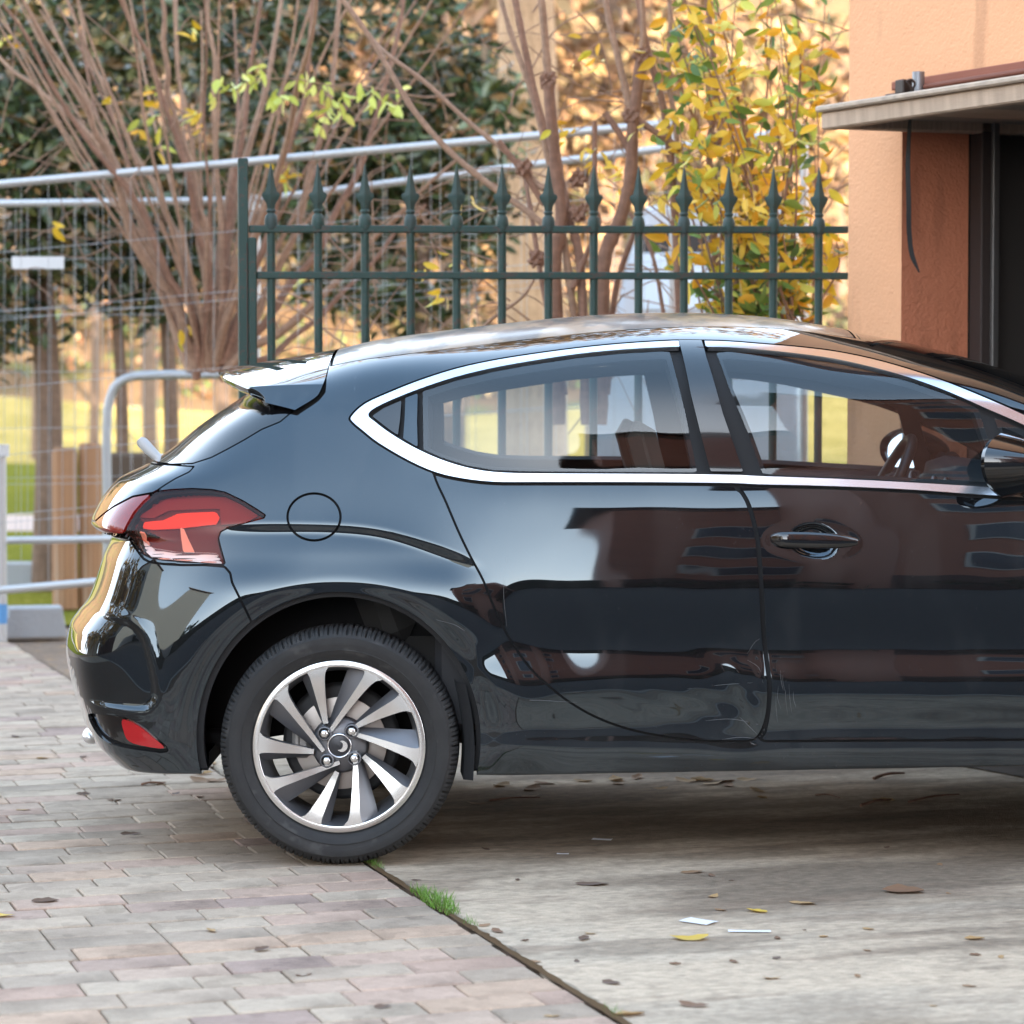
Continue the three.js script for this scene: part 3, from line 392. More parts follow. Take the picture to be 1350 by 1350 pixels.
// cut a part out of the grid: keep where s > 0; offset moves it along the normal; flange folds the edge inward
function part(s, { offset = 0, flange = .012, both = false, step = 1, loose = null } = {}) {
  const { pos, nor, tris, N } = cut, P = [], Nn = [], I = [], map = new Map(), emap = new Map(), off = typeof offset === 'function' ? offset : () => offset;
  const add = i => { let k = map.get(i); if (k === undefined) { const h = off(i); k = P.length / 3; P.push(pos[i * 3] + nor[i * 3] * h, pos[i * 3 + 1] + nor[i * 3 + 1] * h, pos[i * 3 + 2] + nor[i * 3 + 2] * h); Nn.push(nor[i * 3], nor[i * 3 + 1], nor[i * 3 + 2]); map.set(i, k); } return k; };
  const edge = (i, j) => { const key = i < j ? i * N + j : j * N + i; let k = emap.get(key); if (k === undefined) { const t = s[i] / (s[i] - s[j]), h = mix(off(i), off(j), t); const n = [0, 1, 2].map(c => mix(nor[i * 3 + c], nor[j * 3 + c], t)), l = Math.hypot(...n); k = P.length / 3; for (let c = 0; c < 3; c++) { P.push(mix(pos[i * 3 + c], pos[j * 3 + c], t) + n[c] / l * h); Nn.push(n[c] / l); } emap.set(key, k); rim.add(k); } return k; };
  const rim = new Set(), seam = [];
  for (let q = 0; q < tris.length; q += 3) {
    const a = tris[q], b = tris[q + 1], c = tris[q + 2], sa = s[a] > 0, sb = s[b] > 0, sc = s[c] > 0, n = sa + sb + sc; if (!n) continue;
    if (n === 3) { I.push(add(a), add(b), add(c)); continue; }
    const [u, v, w] = n === 1 ? (sa ? [a, b, c] : sb ? [b, c, a] : [c, a, b]) : (!sa ? [a, b, c] : !sb ? [b, c, a] : [c, a, b]);
    const e1 = edge(u, v), e2 = edge(w, u);
    if (n === 1) { I.push(add(u), e1, e2); seam.push(e1, e2); } else { const kv = add(v), kw = add(w); I.push(e1, kv, kw, e1, kw, e2); seam.push(e2, e1); }
  }
  if (flange) { const down = new Map(), top = new Map(); const depth = i => { let k = down.get(i); if (k === undefined) { k = P.length / 3; P.push(P[i * 3] - Nn[i * 3] * flange, P[i * 3 + 1] - Nn[i * 3 + 1] * flange, P[i * 3 + 2] - Nn[i * 3 + 2] * flange); Nn.push(0, 0, 0); down.set(i, k); const t = P.length / 3; P.push(P[i * 3], P[i * 3 + 1], P[i * 3 + 2]); Nn.push(0, 0, 0); top.set(i, t); } return [top.get(i), down.get(i)]; };
    for (let q = 0; q < seam.length; q += 2) { const [ta, da] = depth(seam[q]), [tb, db] = depth(seam[q + 1]); const e = [P[tb * 3] - P[ta * 3], P[tb * 3 + 1] - P[ta * 3 + 1], P[tb * 3 + 2] - P[ta * 3 + 2]], m = Nn.slice(seam[q] * 3, seam[q] * 3 + 3), n = [m[1] * e[2] - m[2] * e[1], m[2] * e[0] - m[0] * e[2], m[0] * e[1] - m[1] * e[0]]; for (const k of [ta, da, tb, db]) for (let c = 0; c < 3; c++) Nn[k * 3 + c] += -n[c]; I.push(ta, da, tb, tb, da, db); }
    for (const m of [down, top]) for (const k of m.values()) { const l = Math.hypot(Nn[k * 3], Nn[k * 3 + 1], Nn[k * 3 + 2]) || 1; for (let c = 0; c < 3; c++) Nn[k * 3 + c] /= l; } }
  const make = m => { const g = new THREE.BufferGeometry(), n = P.length / 3, p = new Float32Array(P), nn = new Float32Array(Nn), uv = new Float32Array(n * 2), ix = I.slice(); for (let k = 0; k < n; k++) { if (m) { p[k * 3 + 2] = 2 * ZC - p[k * 3 + 2]; nn[k * 3 + 2] *= -1; } uv[k * 2] = p[k * 3]; uv[k * 2 + 1] = p[k * 3 + 1] + (p[k * 3 + 1] > 1.3 ? p[k * 3 + 2] : 0); } if (m) for (let k = 0; k < ix.length; k += 3) { const t = ix[k]; ix[k] = ix[k + 1]; ix[k + 1] = t; } g.setAttribute('position', new THREE.BufferAttribute(p, 3)); g.setAttribute('normal', new THREE.BufferAttribute(nn, 3)); g.setAttribute('uv', new THREE.BufferAttribute(uv, 2)); g.setIndex(ix); return g; };
  return P.length ? [make(false), make(true)] : null;
}
const joinGeo = list => { const g = new GB(); for (const q of list) { const k = g.p.length / 3, p = q.attributes.position.array, n = q.attributes.normal.array, u = q.attributes.uv.array; for (const v of p) g.p.push(v); for (const v of n) g.n.push(v); for (const v of u) g.u.push(v); for (const v of q.index.array) g.i.push(v + k); } return g.build(); };
const S = fn => { const a = new Float32Array(cut.N); for (let i = 0; i < cut.N; i++) a[i] = fn(i); return a; };
function sidePart(name, s, mat, opt = {}, parent = car) { const g = part(s, opt); if (!g) { console.log('empty', name); return []; } return g.map(q => { const m = put(name, q, mat, parent); return parent === car ? shift(m, car) : m; }); }
function bothPart(name, s, mat, opt = {}) { const g = part(s, opt); if (!g) { console.log('empty', name); return null; } return shift(put(name, joinGeo(g), mat, car), car); }
const carPart = (name, geo, mat) => { const m = shift(put(name, geo.build ? geo.build() : geo, mat, car), car); m.position.y += DY; return m; };
const mirrorGeo = g => { const q = g.clone(), p = q.attributes.position.array, n = q.attributes.normal.array, ix = q.index.array; for (let k = 2; k < p.length; k += 3) { p[k] = 2 * ZC - p[k]; n[k] *= -1; } for (let k = 0; k < ix.length; k += 3) { const t = ix[k]; ix[k] = ix[k + 1]; ix[k + 1] = t; } return q; };

const speck = tex(1024, (u, v) => { const k = hash(Math.floor(u * 1024), Math.floor(v * 1024), 88), d = ss(.28, .10, v) * .022 * fbm(u, v, 9, 5, 5, 7) + .006 * ss(.5, .75, fbm(u, v, 7, 7, 4, 60)); const m = .003 + d + (k > .9994 ? .10 : 0); return [m, m * .97, m * .94 + .0004]; }, [1, .5], true);
const paint = phys([1, 1, 1], .03, { map: speck, clearcoat: 1, clearcoatRoughness: .015, ior: 1.6, specularColor: lin(.46, .74, .95) });
const tanPatchMap = tex(512, (u, v) => { const f = fbm(u, v, 6, 6, 5, 23), g = ss(.38, .62, f); return mixc([.020, .018, .016], [.27, .19, .115], g); }, [1.3, 1.3], true);  // tan patches over a near black base
const roofPaint = phys([1, 1, 1], .42, { map: tanPatchMap, clearcoat: .7, clearcoatRoughness: .12 });
const black = std([.006, .006, .007], .75), rubber = std([.012, .012, .013], .6), gloss = phys([.004, .004, .005], .12, { clearcoat: 1, clearcoatRoughness: .02 });
const chrome = std([.78, .78, .80], .2, { metalness: 1 });
const paneGlass = phys([.68, .74, .76], .0, { transmission: 1, thickness: 0, ior: 1.7 });
const darkGlass = phys([.22, .25, .27], .0, { transmission: 1, thickness: 0, ior: 1.72 });
const G = .0034, c_ = cut.s, gp = q => ['glass', 'hatch', 'lamp', 'hatch_lamp'].includes(q) ? .0019 : G;
{
  const all = ['dlo', 'rear_door', 'front_door', 'flap', 'lamp', 'hatch_lamp', 'hatch', 'glass', 'bumper', 'spoiler', 'roof', 'screen', 'bonnet', 'arch'];
  // region of each panel, with what lies over it taken away
  const minus = (a, list) => S(i => { let v = c_[a][i]; for (const b of list) v = Math.min(v, -c_[b][i] - gp(b)); return v - gp(a); });
  sidePart('body_side', S(i => { let v = .05; for (const b of all) v = Math.min(v, -c_[b][i] - gp(b)); return v; }), paint);
  sidePart('rear_door', minus('rear_door', ['dlo', 'arch', 'front_door']), paint).forEach((m, k) => k || tag(m, 'dented and scraped rear door of the black car'));
  var frontDoors = sidePart('front_door', minus('front_door', ['dlo', 'arch']), paint);
  var flaps = sidePart('fuel_flap', minus('flap', []), paint)[1]; flaps && car.remove(flaps);
  bothPart('bumper', minus('bumper', ['arch', 'lamp', 'hatch_lamp', 'hatch', 'fog_recess']), paint);
  bothPart('tailgate', minus('hatch', ['glass', 'lamp', 'hatch_lamp']), paint);
  bothPart('rear_window', S(i => Math.min(c_.glass[i], -c_.spoiler[i] + .03) - .0019), gloss);
  bothPart('roof', minus('roof', ['spoiler']), roofPaint);
  bothPart('windscreen', S(i => c_.screen[i] - .004), paneGlass, { flange: 0, offset: -.004 });
  bothPart('bonnet', S(i => c_.bonnet[i] - G), paint);
  // the black shell under all joints, open at the windows and the wheels
  bothPart('inner_body', S(i => Math.min(-Math.max(c_.rear_pane[i], c_.front_pane[i], c_.small_pane[i]) + .016, -c_.arch[i] + .012, -c_.screen[i] + .02, -c_.lamp[i] + .004)), black, { offset: -.016, flange: .045 });
  // windows and their trim
  const ring = i => Math.min(c_.dlo[i], -c_.dli[i]), wRing = S(i => Math.min(ring(i) - .0030, -c_.gapB[i]));
  const hump = i => { const a = Math.max(0, c_.dlo[i]), b = Math.max(0, -c_.dli[i]), t = a / (a + b + 1e-6); return .0055 * Math.sqrt(Math.max(0, 1 - (2 * t - 1) ** 2)) - .001; };
  sidePart('window_trim', wRing, chrome, { offset: hump, flange: .014 });
  sidePart('rear_side_window', S(i => c_.rear_pane[i] - .004), paneGlass, { offset: -.004, flange: 0 });
  sidePart('front_side_window', S(i => c_.front_pane[i] - .004), paneGlass, { offset: -.005, flange: 0 });
  sidePart('quarter_light', S(i => c_.small_pane[i] - .003), paneGlass, { offset: -.004, flange: 0 });
  sidePart('corner_trim', S(i => c_.tri[i] - .002), gloss, { offset: -.002 });
  sidePart('corner_cover', S(i => c_.cap[i] - .001), paint, { offset: -.001 });
  sidePart('pillar_cover', S(i => Math.min(c_.pillar[i] - .002, c_.dlo[i] + .006)), gloss, { offset: -.001 });
  // tail lamps: a clear red skin over a modelled lamp
  const lampSkin = phys([1, .52, .40], .0, { transmission: 1, thickness: 0, ior: 1.34 }), lampRed = phys([.85, .055, .0], .35, { clearcoat: .4 }), lampDeep = phys([.10, .004, .005], .5), lampClear = std([.72, .68, .67], .25);
    const deep = S(i => c_.lamp[i] - .001), P2 = Q => sdf(R_(Q));
  const tubeA = P2([[186, 683], [213, 681], [233, 672], [283, 670], [288, 678], [283, 688], [240, 692], [200, 694], [184, 692]]), clearA = P2([[178, 708], [186, 711], [200, 722], [230, 727], [286, 729], [293, 741], [200, 734], [188, 726]]), spike = P2([[236, 692], [241, 694], [256, 726], [240, 726]]), lip = P2([[175, 676], [215, 652], [300, 650], [340, 676], [320, 686], [290, 690], [288, 666], [220, 668], [200, 678]]);
  const px2 = f => S(i => { const x = cut.pos[i * 3], y = cut.pos[i * 3 + 1]; return c_.lamp[i] < -.02 ? -1 : f(x, y); });
  const clr = S(i => c_.lamp[i] < -.02 ? -.02 : Math.min(clearA(cut.pos[i * 3], cut.pos[i * 3 + 1]), c_.lamp[i]));
  const skins = sidePart('tail_lamp', S(i => Math.min(c_.lamp[i] - .002, -clr[i] - .0006)), lampSkin, { flange: .006 });
  for (const [k, sk] of skins.entries()) {
    const sub = (name, s, m, o) => { const g = part(s, o); if (g) put(name, g[k], m, sk); };
    sub('lamp_housing', deep, lampDeep, { offset: i => -.034 + .0035 * Math.sin(cut.pos[i * 3] * 420) + .003 * Math.sin(cut.pos[i * 3 + 1] * 300), flange: 0 });
    sub('clear_lens', S(i => Math.min(clr[i] - .0006, c_.lamp[i] - .002)), phys([1, .93, .92], 0, { transmission: 1, thickness: 0, ior: 1.4 }), { flange: .006 });
    sub('lamp_tube', px2((x, y) => tubeA(x, y)), lampRed, { offset: i => -.03 + .016 * Math.sqrt(clamp(tubeA(cut.pos[i * 3], cut.pos[i * 3 + 1]) / .018, 0, 1)), flange: .006 });
    const ribs = px2((x, y) => clearA(x, y)); sub('clear_strip', S(i => { const y = cut.pos[i * 3 + 1], s = Math.sin((y + cut.pos[i * 3] * .04) * 6.283 / .0095); return Math.min(ribs[i], .004 * (s + .55)); }), lampClear, { offset: -.022, flange: .006 });
    sub('reflector', px2((x, y) => spike(x, y)), lampClear, { offset: -.02, flange: .008 });
    sub('lamp_band', px2((x, y) => lip(x, y)), phys([.16, .006, .010], .5), { offset: -.026, flange: .006 });
  }
  bothPart('tailgate_lamp', S(i => c_.hatch_lamp[i] - .002), phys([.22, .012, .008], .18, { clearcoat: 1, clearcoatRoughness: .02 }));
  // fog lamp in its black recess
  sidePart('fog_lamp_recess', S(i => c_.fog_recess[i]), gloss, { offset: -.014, flange: 0 });
  sidePart('fog_lamp', S(i => c_.fog_lens[i] - .001), phys([.42, .008, .012], .22, { clearcoat: 1, clearcoatRoughness: .05 }), { offset: -.005, flange: .01 });
}
// hatch spoiler
{
  const rows = [], zs = []; for (let k = 0; k <= 60; k++) zs.push(.585 * k / 60); for (let k = 1; k <= 44; k++) zs.push(.585 + (1 - Math.pow(1 - k / 44, 1.6)) * .125);
  const tipX = q => -.905 + .165 * Math.pow(q / .66, 2.2), tipY = q => 1.382 - .062 * Math.pow(q / .66, 2), seamX = q => -.541, seamAt = pchip([[1.24, -.655], [1.262, -.622], [1.31, -.555], [1.36, -.540], [1.44, -.537], [1.6, -.537]]);
  for (const q of zs) {
    const s = clamp((q - .60) / .105, 0, 1), fall = 1 - Math.pow(1 - Math.pow(s, 2.8), 1 / 2.8), row = [], sx = seamX(q), tx = tipX(q), ty = tipY(q);
    const topAt = x => { const t = (x - tx) / (sx - tx), roofY = YT(sx) - .10 * Math.pow(q / .62, 2.5) - .006; return mix(ty, roofY, Math.pow(t, .92)); }, botAt = x => { const t = (x - tx) / (sx - tx); return mix(ty - .026, 1.262, Math.pow(t, .8)) ; };
    const N = 26; for (let k = 0; k <= N; k++) { const x = mix(sx, tx, k / N), b = botAt(x), t = topAt(x), e = .006; const y = b + (t - b - e * (k === N)) * (1 - fall); row.push(V(x + (seamAt(y) + .541) * (1 - k / N), y, ZC + Math.min(q, W(x, y) + .003))); }
    for (let k = 1; k <= 3; k++) { const b = botAt(tx), t = topAt(tx); row.push(V(tx + .004 * k, b + (t - b) * (1 - fall) * (1 - k / 3), ZC + Math.min(q, W(tx, 1.35) + .002))); }
    for (let k = 1; k <= 12; k++) { const x = mix(tx + .012, sx - .06, k / 12); row.push(V(x, botAt(x) + .0, ZC + Math.min(q, W(x, botAt(x)) + .001))); }
    rows.push(row);
  }
  const half = new GB().sheet(rows, false).build(); carPart('spoiler', joinGeo([half, mirrorGeo(half)]), paint);
}

// ---------------------------------------------------------------- wheels, cabin and fittings of the car
{
  const scuff = tex(1024, (u, v) => { const f = fbm(u, v, 60, 6, 4, 3), g = ss(.60, .80, fbm(u, v, 26, 3, 4, 12)), h = hash(Math.floor(u * 1024), Math.floor(v * 256), 5); return mixc([.0085, .0085, .009], [.055, .052, .05], clamp(.28 * f + .55 * g + (h > .996 ? .5 : 0), 0, 1)); }, [1, 1], true), tyreM = std([1, 1, 1], .72, { map: scuff, bumpMap: grain, bumpScale: .0006 }), alloy = std([.80, .79, .77], .26, { metalness: 1 }), greyAlloy = std([.19, .19, .20], .45, { metalness: .75 }), steel = std([.42, .38, .35], .4, { metalness: .9 }), dull = std([.05, .05, .052], .6, { metalness: .3 });
  const lathe = (prof, n, fn) => { const rows = prof.map(([r, z], k) => { const row = []; for (let i = 0; i <= n; i++) { const a = i / n * 2 * Math.PI, q = fn ? fn(r, z, a, k) : r; row.push(V(Math.cos(a) * q, Math.sin(a) * q, z)); } return row; }); return new GB().sheet(rows, false, true); };
  const wheel = new THREE.Group(); wheel.name = 'wheel'; const W_ = (n, g, m) => put(n, g.build ? g.build() : g, m, wheel);
  // tyre: sidewall with rings, then the shoulder cut into blocks
  const side = [[.236, -.034], [.2385, -.026], [.243, -.020], [.250, -.013], [.258, -.0085], [.266, -.0055], [.2665, -.004], [.269, -.004], [.2695, -.0055], [.280, -.0025], [.292, -.0015], [.300, -.003], [.303, -.0025], [.304, -.005], [.309, -.0085]];
  W_('tyre', lathe(side.map(p => p).reverse(), 200), tyreM);
  const sh = [[.309, -.0085], [.3115, -.010], [.3145, -.0125], [.318, -.0165], [.321, -.021], [.324, -.0275], [.3265, -.036], [.3285, -.047], [.3295, -.060], [.3225, -.0605], [.3225, -.068], [.3298, -.0685], [.330, -.10], [.3225, -.1005], [.3225, -.109], [.330, -.1095], [.3295, -.145], [.3265, -.180], [.318, -.205], [.300, -.216], [.25, -.212], [.236, -.19]];
  W_('tread', lathe(sh.reverse(), 1080, (r, z, a) => { const y0 = z < -.009 && z > -.205 && r > .31 ? 1 : 0, k = 76, u = (a * k / 6.2832 + (z > -.06 ? 0 : .5)) % 1, g = u < .17 ? .0075 : (u > .52 && u < .60) ? .004 : 0; let q = r - g * y0 * (z > -.012 ? .4 : 1); const y = Math.sin(a) * q; if (y < -.3285) q = q * .3285 / -y; return q; }), tyreM);
  // rim
  W_('rim', lathe([[.236, -.034], [.2395, -.030], [.2395, -.022], [.236, -.018], [.2235, -.017], [.2205, -.019]].reverse(), 160), alloy);
  W_('rim_barrel', lathe([[.2205, -.019], [.2185, -.024], [.2165, -.035], [.209, -.06], [.203, -.10], [.205, -.19], [.232, -.20]].reverse(), 120), greyAlloy);
  const pol = (r, a) => [r * Math.cos(a), r * Math.sin(a)], rad = Math.PI / 180;
  for (let k = 0; k < 5; k++) for (const [a0, da, ri, w0, w1, bl] of [[137, 62, .046, .042, .0105, .052], [106, 15, .072, .048, .013, .024]]) {
    const al = (a0 - 72 * k) * rad, [ox, oy] = pol(.2235, al), [ix, iy] = pol(ri, al + da * rad), dx = ix - ox, dy = iy - oy, l = Math.hypot(dx, dy), nx = -dy / l, ny = dx / l;   // n turns towards the other side of the spoke
    const sgn = (nx * -Math.sin(al) + ny * Math.cos(al)) > 0 ? 1 : -1, face = [[], []], bladeTop = [[], []], back = [[], []], cw = [[], []], N = 14;
    for (let i = 0; i <= N; i++) { const t = i / N, bow = .0015 * Math.sin(t * Math.PI) * sgn, flare = .010 * Math.exp(-t * 18), w = mix(w0, w1, Math.pow(t, da > 30 ? .42 : .75)) / 2, b = bl * Math.pow(1 - t, .85) * (.7 + .3 * Math.sin(Math.min(1, t * 5) * 1.57)) + .004, z = mix(-.0185, -.037, ss(0, 1, t));
      const c = [ox + dx * t + nx * bow, oy + dy * t + ny * bow], at = (o, zz) => V(c[0] + nx * o * sgn, c[1] + ny * o * sgn, zz);
      face[0].push(at(-w - flare, z)); face[1].push(at(w + flare, z)); bladeTop[0].push(at(w + flare, z)); bladeTop[1].push(at(w + flare + b, z - .032 + .012 * t)); back[0].push(at(w + flare + b, z - .032 + .012 * t)); back[1].push(at(-w - flare + .002, z - .048)); cw[0].push(at(-w - flare + .002, z - .048)); cw[1].push(at(-w - flare, z)); }
    const f = new GB().sheet(face, sgn * 1 < 0), s = new GB(); for (const q of [bladeTop, back, cw]) s.sheet(q, sgn * 1 < 0); W_('spoke', f, alloy); W_('spoke_flank', s, greyAlloy);
  }
  W_('hub', lathe([[.001, -.050], [.036, -.048], [.044, -.050], [.072, -.056], [.080, -.075], [.06, -.10]].reverse(), 60), greyAlloy);
  W_('hub_cap', lathe([[.001, -.0385], [.027, -.040], [.0285, -.042]].reverse(), 48), std([.05, .05, .055], .3, { metalness: .6 }));
  W_('cap_ring', lathe([[.0285, -.042], [.030, -.0365], [.0335, -.0365], [.0355, -.041], [.036, -.052]].reverse(), 48), chrome);
  const swirl = new GB(); { const rows = [[], []]; for (let i = 0; i <= 24; i++) { const t = i / 24, a = -2.2 + t * 3.9, w = .0065 * Math.sin(t * 3.14); rows[0].push(V((.013 - w) * Math.cos(a) + .003, (.013 - w) * Math.sin(a), -.0375)); rows[1].push(V((.013 + w) * Math.cos(a) + .003, (.013 + w) * Math.sin(a), -.0375)); } swirl.sheet(rows, true); } W_('cap_emblem', swirl, alloy);
  for (let k = 0; k < 4; k++) { const [x, y] = pol(.0535, (50 + 90 * k) * rad), g = lathe([[.0005, -.0235], [.007, -.024], [.0108, -.0265], [.0122, -.031], [.0122, -.056]].reverse(), 6).build(); g.translate(x, y, 0); W_('wheel_bolt', g, alloy); const c = lathe([[.0135, -.046], [.0150, -.0325], [.0185, -.0325], [.0205, -.037], [.0205, -.06]].reverse(), 30).build(); c.translate(x, y, 0); W_('bolt_seat', c, greyAlloy); }
  W_('brake_disc', lathe([[.055, -.098], [.128, -.098], [.128, -.108]].reverse(), 80), steel);
  { const g = new GB(); g.box(V(-.108, .01, -.105), [.052, .10, .06], .012); g.box(V(-.120, .012, -.085), [.02, .045, .03], .006); W_('brake_caliper', g, std([.30, .28, .26], .55, { metalness: .4 })); }
  W_('backing_plate', lathe([[.001, -.135], [.15, -.135], [.165, -.16]].reverse(), 40), dull);
  wheel.position.set(WX - carAt.x, WY, -.004 - carAt.z); wheel.scale.setScalar(1.022); car.add(wheel);
  const more = [[FX, 1], [WX, -1], [FX, -1]]; for (const [x, s] of more) { const w = wheel.clone(); w.name = 'wheel'; w.position.set(x - carAt.x, WY, s > 0 ? -.004 - carAt.z : 2 * ZC + .004 - carAt.z); if (s < 0) w.rotation.y = Math.PI; car.add(w); }
}
{
  const both = (name, geo, m) => { const g = geo.build ? geo.build() : geo; carPart(name, g, m); carPart(name, mirrorGeo(g), m); };
  const liner = std([.010, .010, .011], .95), trim = std([.030, .030, .033], .7), cloth = std([.055, .053, .052], .9), pale = std([.30, .28, .25], .85);
  // wheel housings
  for (const x of [WX, FX]) { const rows = []; for (let i = 0; i <= 40; i++) { const a = mix(-.16, Math.PI + .16, i / 40), r = .412; rows.push([-.045, -.09, -.24, -.36].map((z, k) => V(x + Math.cos(a) * (r + (k === 0 ? -.006 : k === 3 ? .012 : 0)), WY + Math.sin(a) * (r + (k === 0 ? -.006 : 0)), z))); } const g = new GB().sheet(rows, true); const c = g.v(V(x, WY, -.36), V(0, 0, 1)), e = []; for (let i = 0; i <= 40; i++) e.push(g.v(rows[i][3], V(0, 0, 1))); for (let i = 0; i < 40; i++) g.i.push(c, e[i], e[i + 1]); for (const a of [.9, 1.5, 2.2]) g.box(V(x + Math.cos(a) * .405, WY + Math.sin(a) * .405, -.16), [.02, .012, .2], .004, [V(-Math.sin(a), Math.cos(a), 0), V(Math.cos(a), Math.sin(a), 0), V(0, 0, -1)]); both('wheel_housing', g, liner); }
  { const g = new GB(); const t = curve([[614, 900], [622, 940], [626, 985], [624, 1028]].map(([x, y]) => atZ(x, y, -.03)), 10), rows = [t.map(p => p.clone().setZ(-.012)), t.map(p => p.clone().add(V(-.028, 0, 0)).setZ(-.035)), t.map(p => p.clone().add(V(-.04, 0, 0)).setZ(-.20))]; g.sheet(rows, false); both('mud_flap', g.build().translate(0, -DY, 0), liner); }
  const floor = new GB(); floor.box(V(.82, .275, ZC), [1.78, .04, 1.60], .01); floor.box(V(-1.0, .31, ZC), [.34, .04, 1.3], .01); floor.box(V(-.49, .52, ZC), [.8, .04, 1.06], .01); floor.box(V(2.1, .5, ZC), [.85, .04, 1.0], .01); floor.box(V(2.70, .30, ZC), [.35, .04, 1.3], .01); carPart('underbody', floor, liner);
  const axle = new GB(); axle.tube([V(WX, WY, -.2), V(WX, WY, 2 * ZC + .2)], .035, 10); axle.tube([V(-1.15, .30, -1.2), V(-.75, .30, -1.2)], .09, 14); carPart('rear_axle', axle, liner);
  // seats
  const seat = (x, z, w) => { const g = new GB(), ax = [V(.93, .36, 0).normalize(), V(-.36, .93, 0).normalize(), V(0, 0, 1)]; g.box(V(x - .09, .72, z), [.13, .62, w], .05, ax); g.box(V(x + .24, .47, z), [.52, .14, w], .05); g.box(V(x + .08, .34, z), [.3, .14, w * .7], .03); return g; };
  for (const z of [-.52, -1.29]) { carPart('front_seat', seat(.56, z, .50), cloth); const h = new GB(); h.box(V(.395, 1.135, z), [.085, .19, .27], .038, [V(.96, .26, 0).normalize(), V(-.26, .96, 0).normalize(), V(0, 0, 1)]); for (const s of [-.06, .06]) h.tube([V(.42, 1.07, z + s), V(.44, .98, z + s)], .007, 8); carPart('headrest', h, std([.10, .085, .07], .85)); }
  { const g = new GB(); const ax = [V(.93, .36, 0).normalize(), V(-.36, .93, 0).normalize(), V(0, 0, 1)]; g.box(V(-.42, .80, ZC), [.14, .50, 1.22], .05, ax); g.box(V(-.12, .52, ZC), [.5, .16, 1.22], .05); carPart('rear_seat', g, cloth); for (const z of [-.5, -1.31]) { const h = new GB(); h.box(V(-.53, 1.085, z), [.08, .14, .25], .035, ax); carPart('headrest', h, cloth); } }
  // dashboard, binnacle, vents
  const dash = new GB(), rows = []; for (let i = 0; i <= 24; i++) { const z = mix(-.22, 2 * ZC + .22, i / 24), hump = .055 * Math.exp(-(((z + 1.28) / .17) ** 2)); rows.push([[1.42, .62], [1.36, .80], [1.34, .93], [1.375 - hump * .4, 1.035 + hump], [1.43 - hump * .3, 1.055 + hump], [1.55, 1.06 + hump * .6], [1.75, 1.065], [2.0, 1.05]].map(([x, y]) => V(x, y, z))); } dash.sheet(rows, true); carPart('dashboard', dash, trim);
  const ventAt = (z, y, x) => { const g = new THREE.TorusGeometry(.042, .007, 10, 30); g.rotateY(Math.PI / 2 - .3); g.translate(x, y, z); return g; };
  for (const z of [-.30, -.78, -1.02, -1.50]) carPart('air_vent', ventAt(z, 1.005, 1.335), std([.35, .35, .36], .3, { metalness: .8 }));
  { const g = new THREE.TorusGeometry(.178, .017, 14, 60); const m = new THREE.Matrix4().makeRotationZ(-.48).multiply(new THREE.Matrix4().makeRotationY(Math.PI / 2)); g.applyMatrix4(m); g.translate(1.215, 1.005, -1.27); carPart('steering_wheel', g, std([.030, .028, .026], .35));
    const h = new GB(), dir = V(Math.cos(-.48), Math.sin(-.48), 0), up = V(-dir.y, dir.x, 0); const c = V(1.215, 1.005, -1.27); h.box(c.clone().addScaledVector(dir, .012), [.05, .12, .14], .02, [dir, up, V(0, 0, 1)]); for (const s of [-1, 1]) h.tube([c.clone().add(V(0, 0, s * .05)), c.clone().add(V(0, 0, s * .17))], .014, 8); h.tube([c.clone().addScaledVector(up, -.04), c.clone().addScaledVector(up, -.17)], .016, 8); h.tube([c, c.clone().addScaledVector(dir, .25)], .035, 10); carPart('steering_hub', h, trim); }
  { const g = new GB(); g.box(V(1.30, 1.325, ZC), [.03, .07, .24], .012); g.tube([V(1.32, 1.345, ZC), V(1.34, 1.385, ZC)], .01, 8); carPart('rear_view_mirror', g, trim); }
  // inner door cards up to the window line
  for (const [x0, x1, y] of [[-.22, .56, 1.045], [.60, 1.40, 1.035]]) { const g = new GB(); g.box(V((x0 + x1) / 2, .70, -.155), [x1 - x0, .70, .05], .02); g.box(V((x0 + x1) / 2, .82, -.20), [(x1 - x0) * .6, .06, .07], .02); both('door_card', g, trim); }
  // door mirrors
  const mir = s => {
    const g = new GB(), rows = [], c = V(1.43, 1.112, .070), turn = -.48, X = V(Math.cos(turn), 0, -Math.sin(turn)), Z = V(Math.sin(turn), 0, Math.cos(turn));
    for (let i = 0; i <= 24; i++) { const t = i / 24, row = [], u = Math.pow(Math.sin(t * Math.PI / 2), .9), q = Math.cos(t * Math.PI / 2); for (let k = 0; k <= 40; k++) { const a = k / 40 * 2 * Math.PI, ca = Math.cos(a), sa = Math.sin(a), e = Math.pow(Math.abs(ca) ** 2.6 + Math.abs(sa) ** 2.6, -1 / 2.6); const up = .083 * e * sa * u * (1 - .36 * e * ca) , out = .125 * e * ca * u; row.push(c.clone().addScaledVector(X, -.09 + .20 * q * q * (1 - .25 * u)).addScaledVector(V(0, 1, 0), up + .008 * e * ca).addScaledVector(Z, out)); } rows.push(row); }
    g.sheet(rows, true, true); const lip = rows[24], l2 = lip.map(p => p.clone().addScaledVector(X, -.012).lerp(c.clone().addScaledVector(X, -.10), .06)), l3 = l2.map(p => p.clone().addScaledVector(X, .014).lerp(c.clone().addScaledVector(X, -.09), .03)); g.sheet([lip, l2], true, true); g.sheet([l2, l3], true, true);
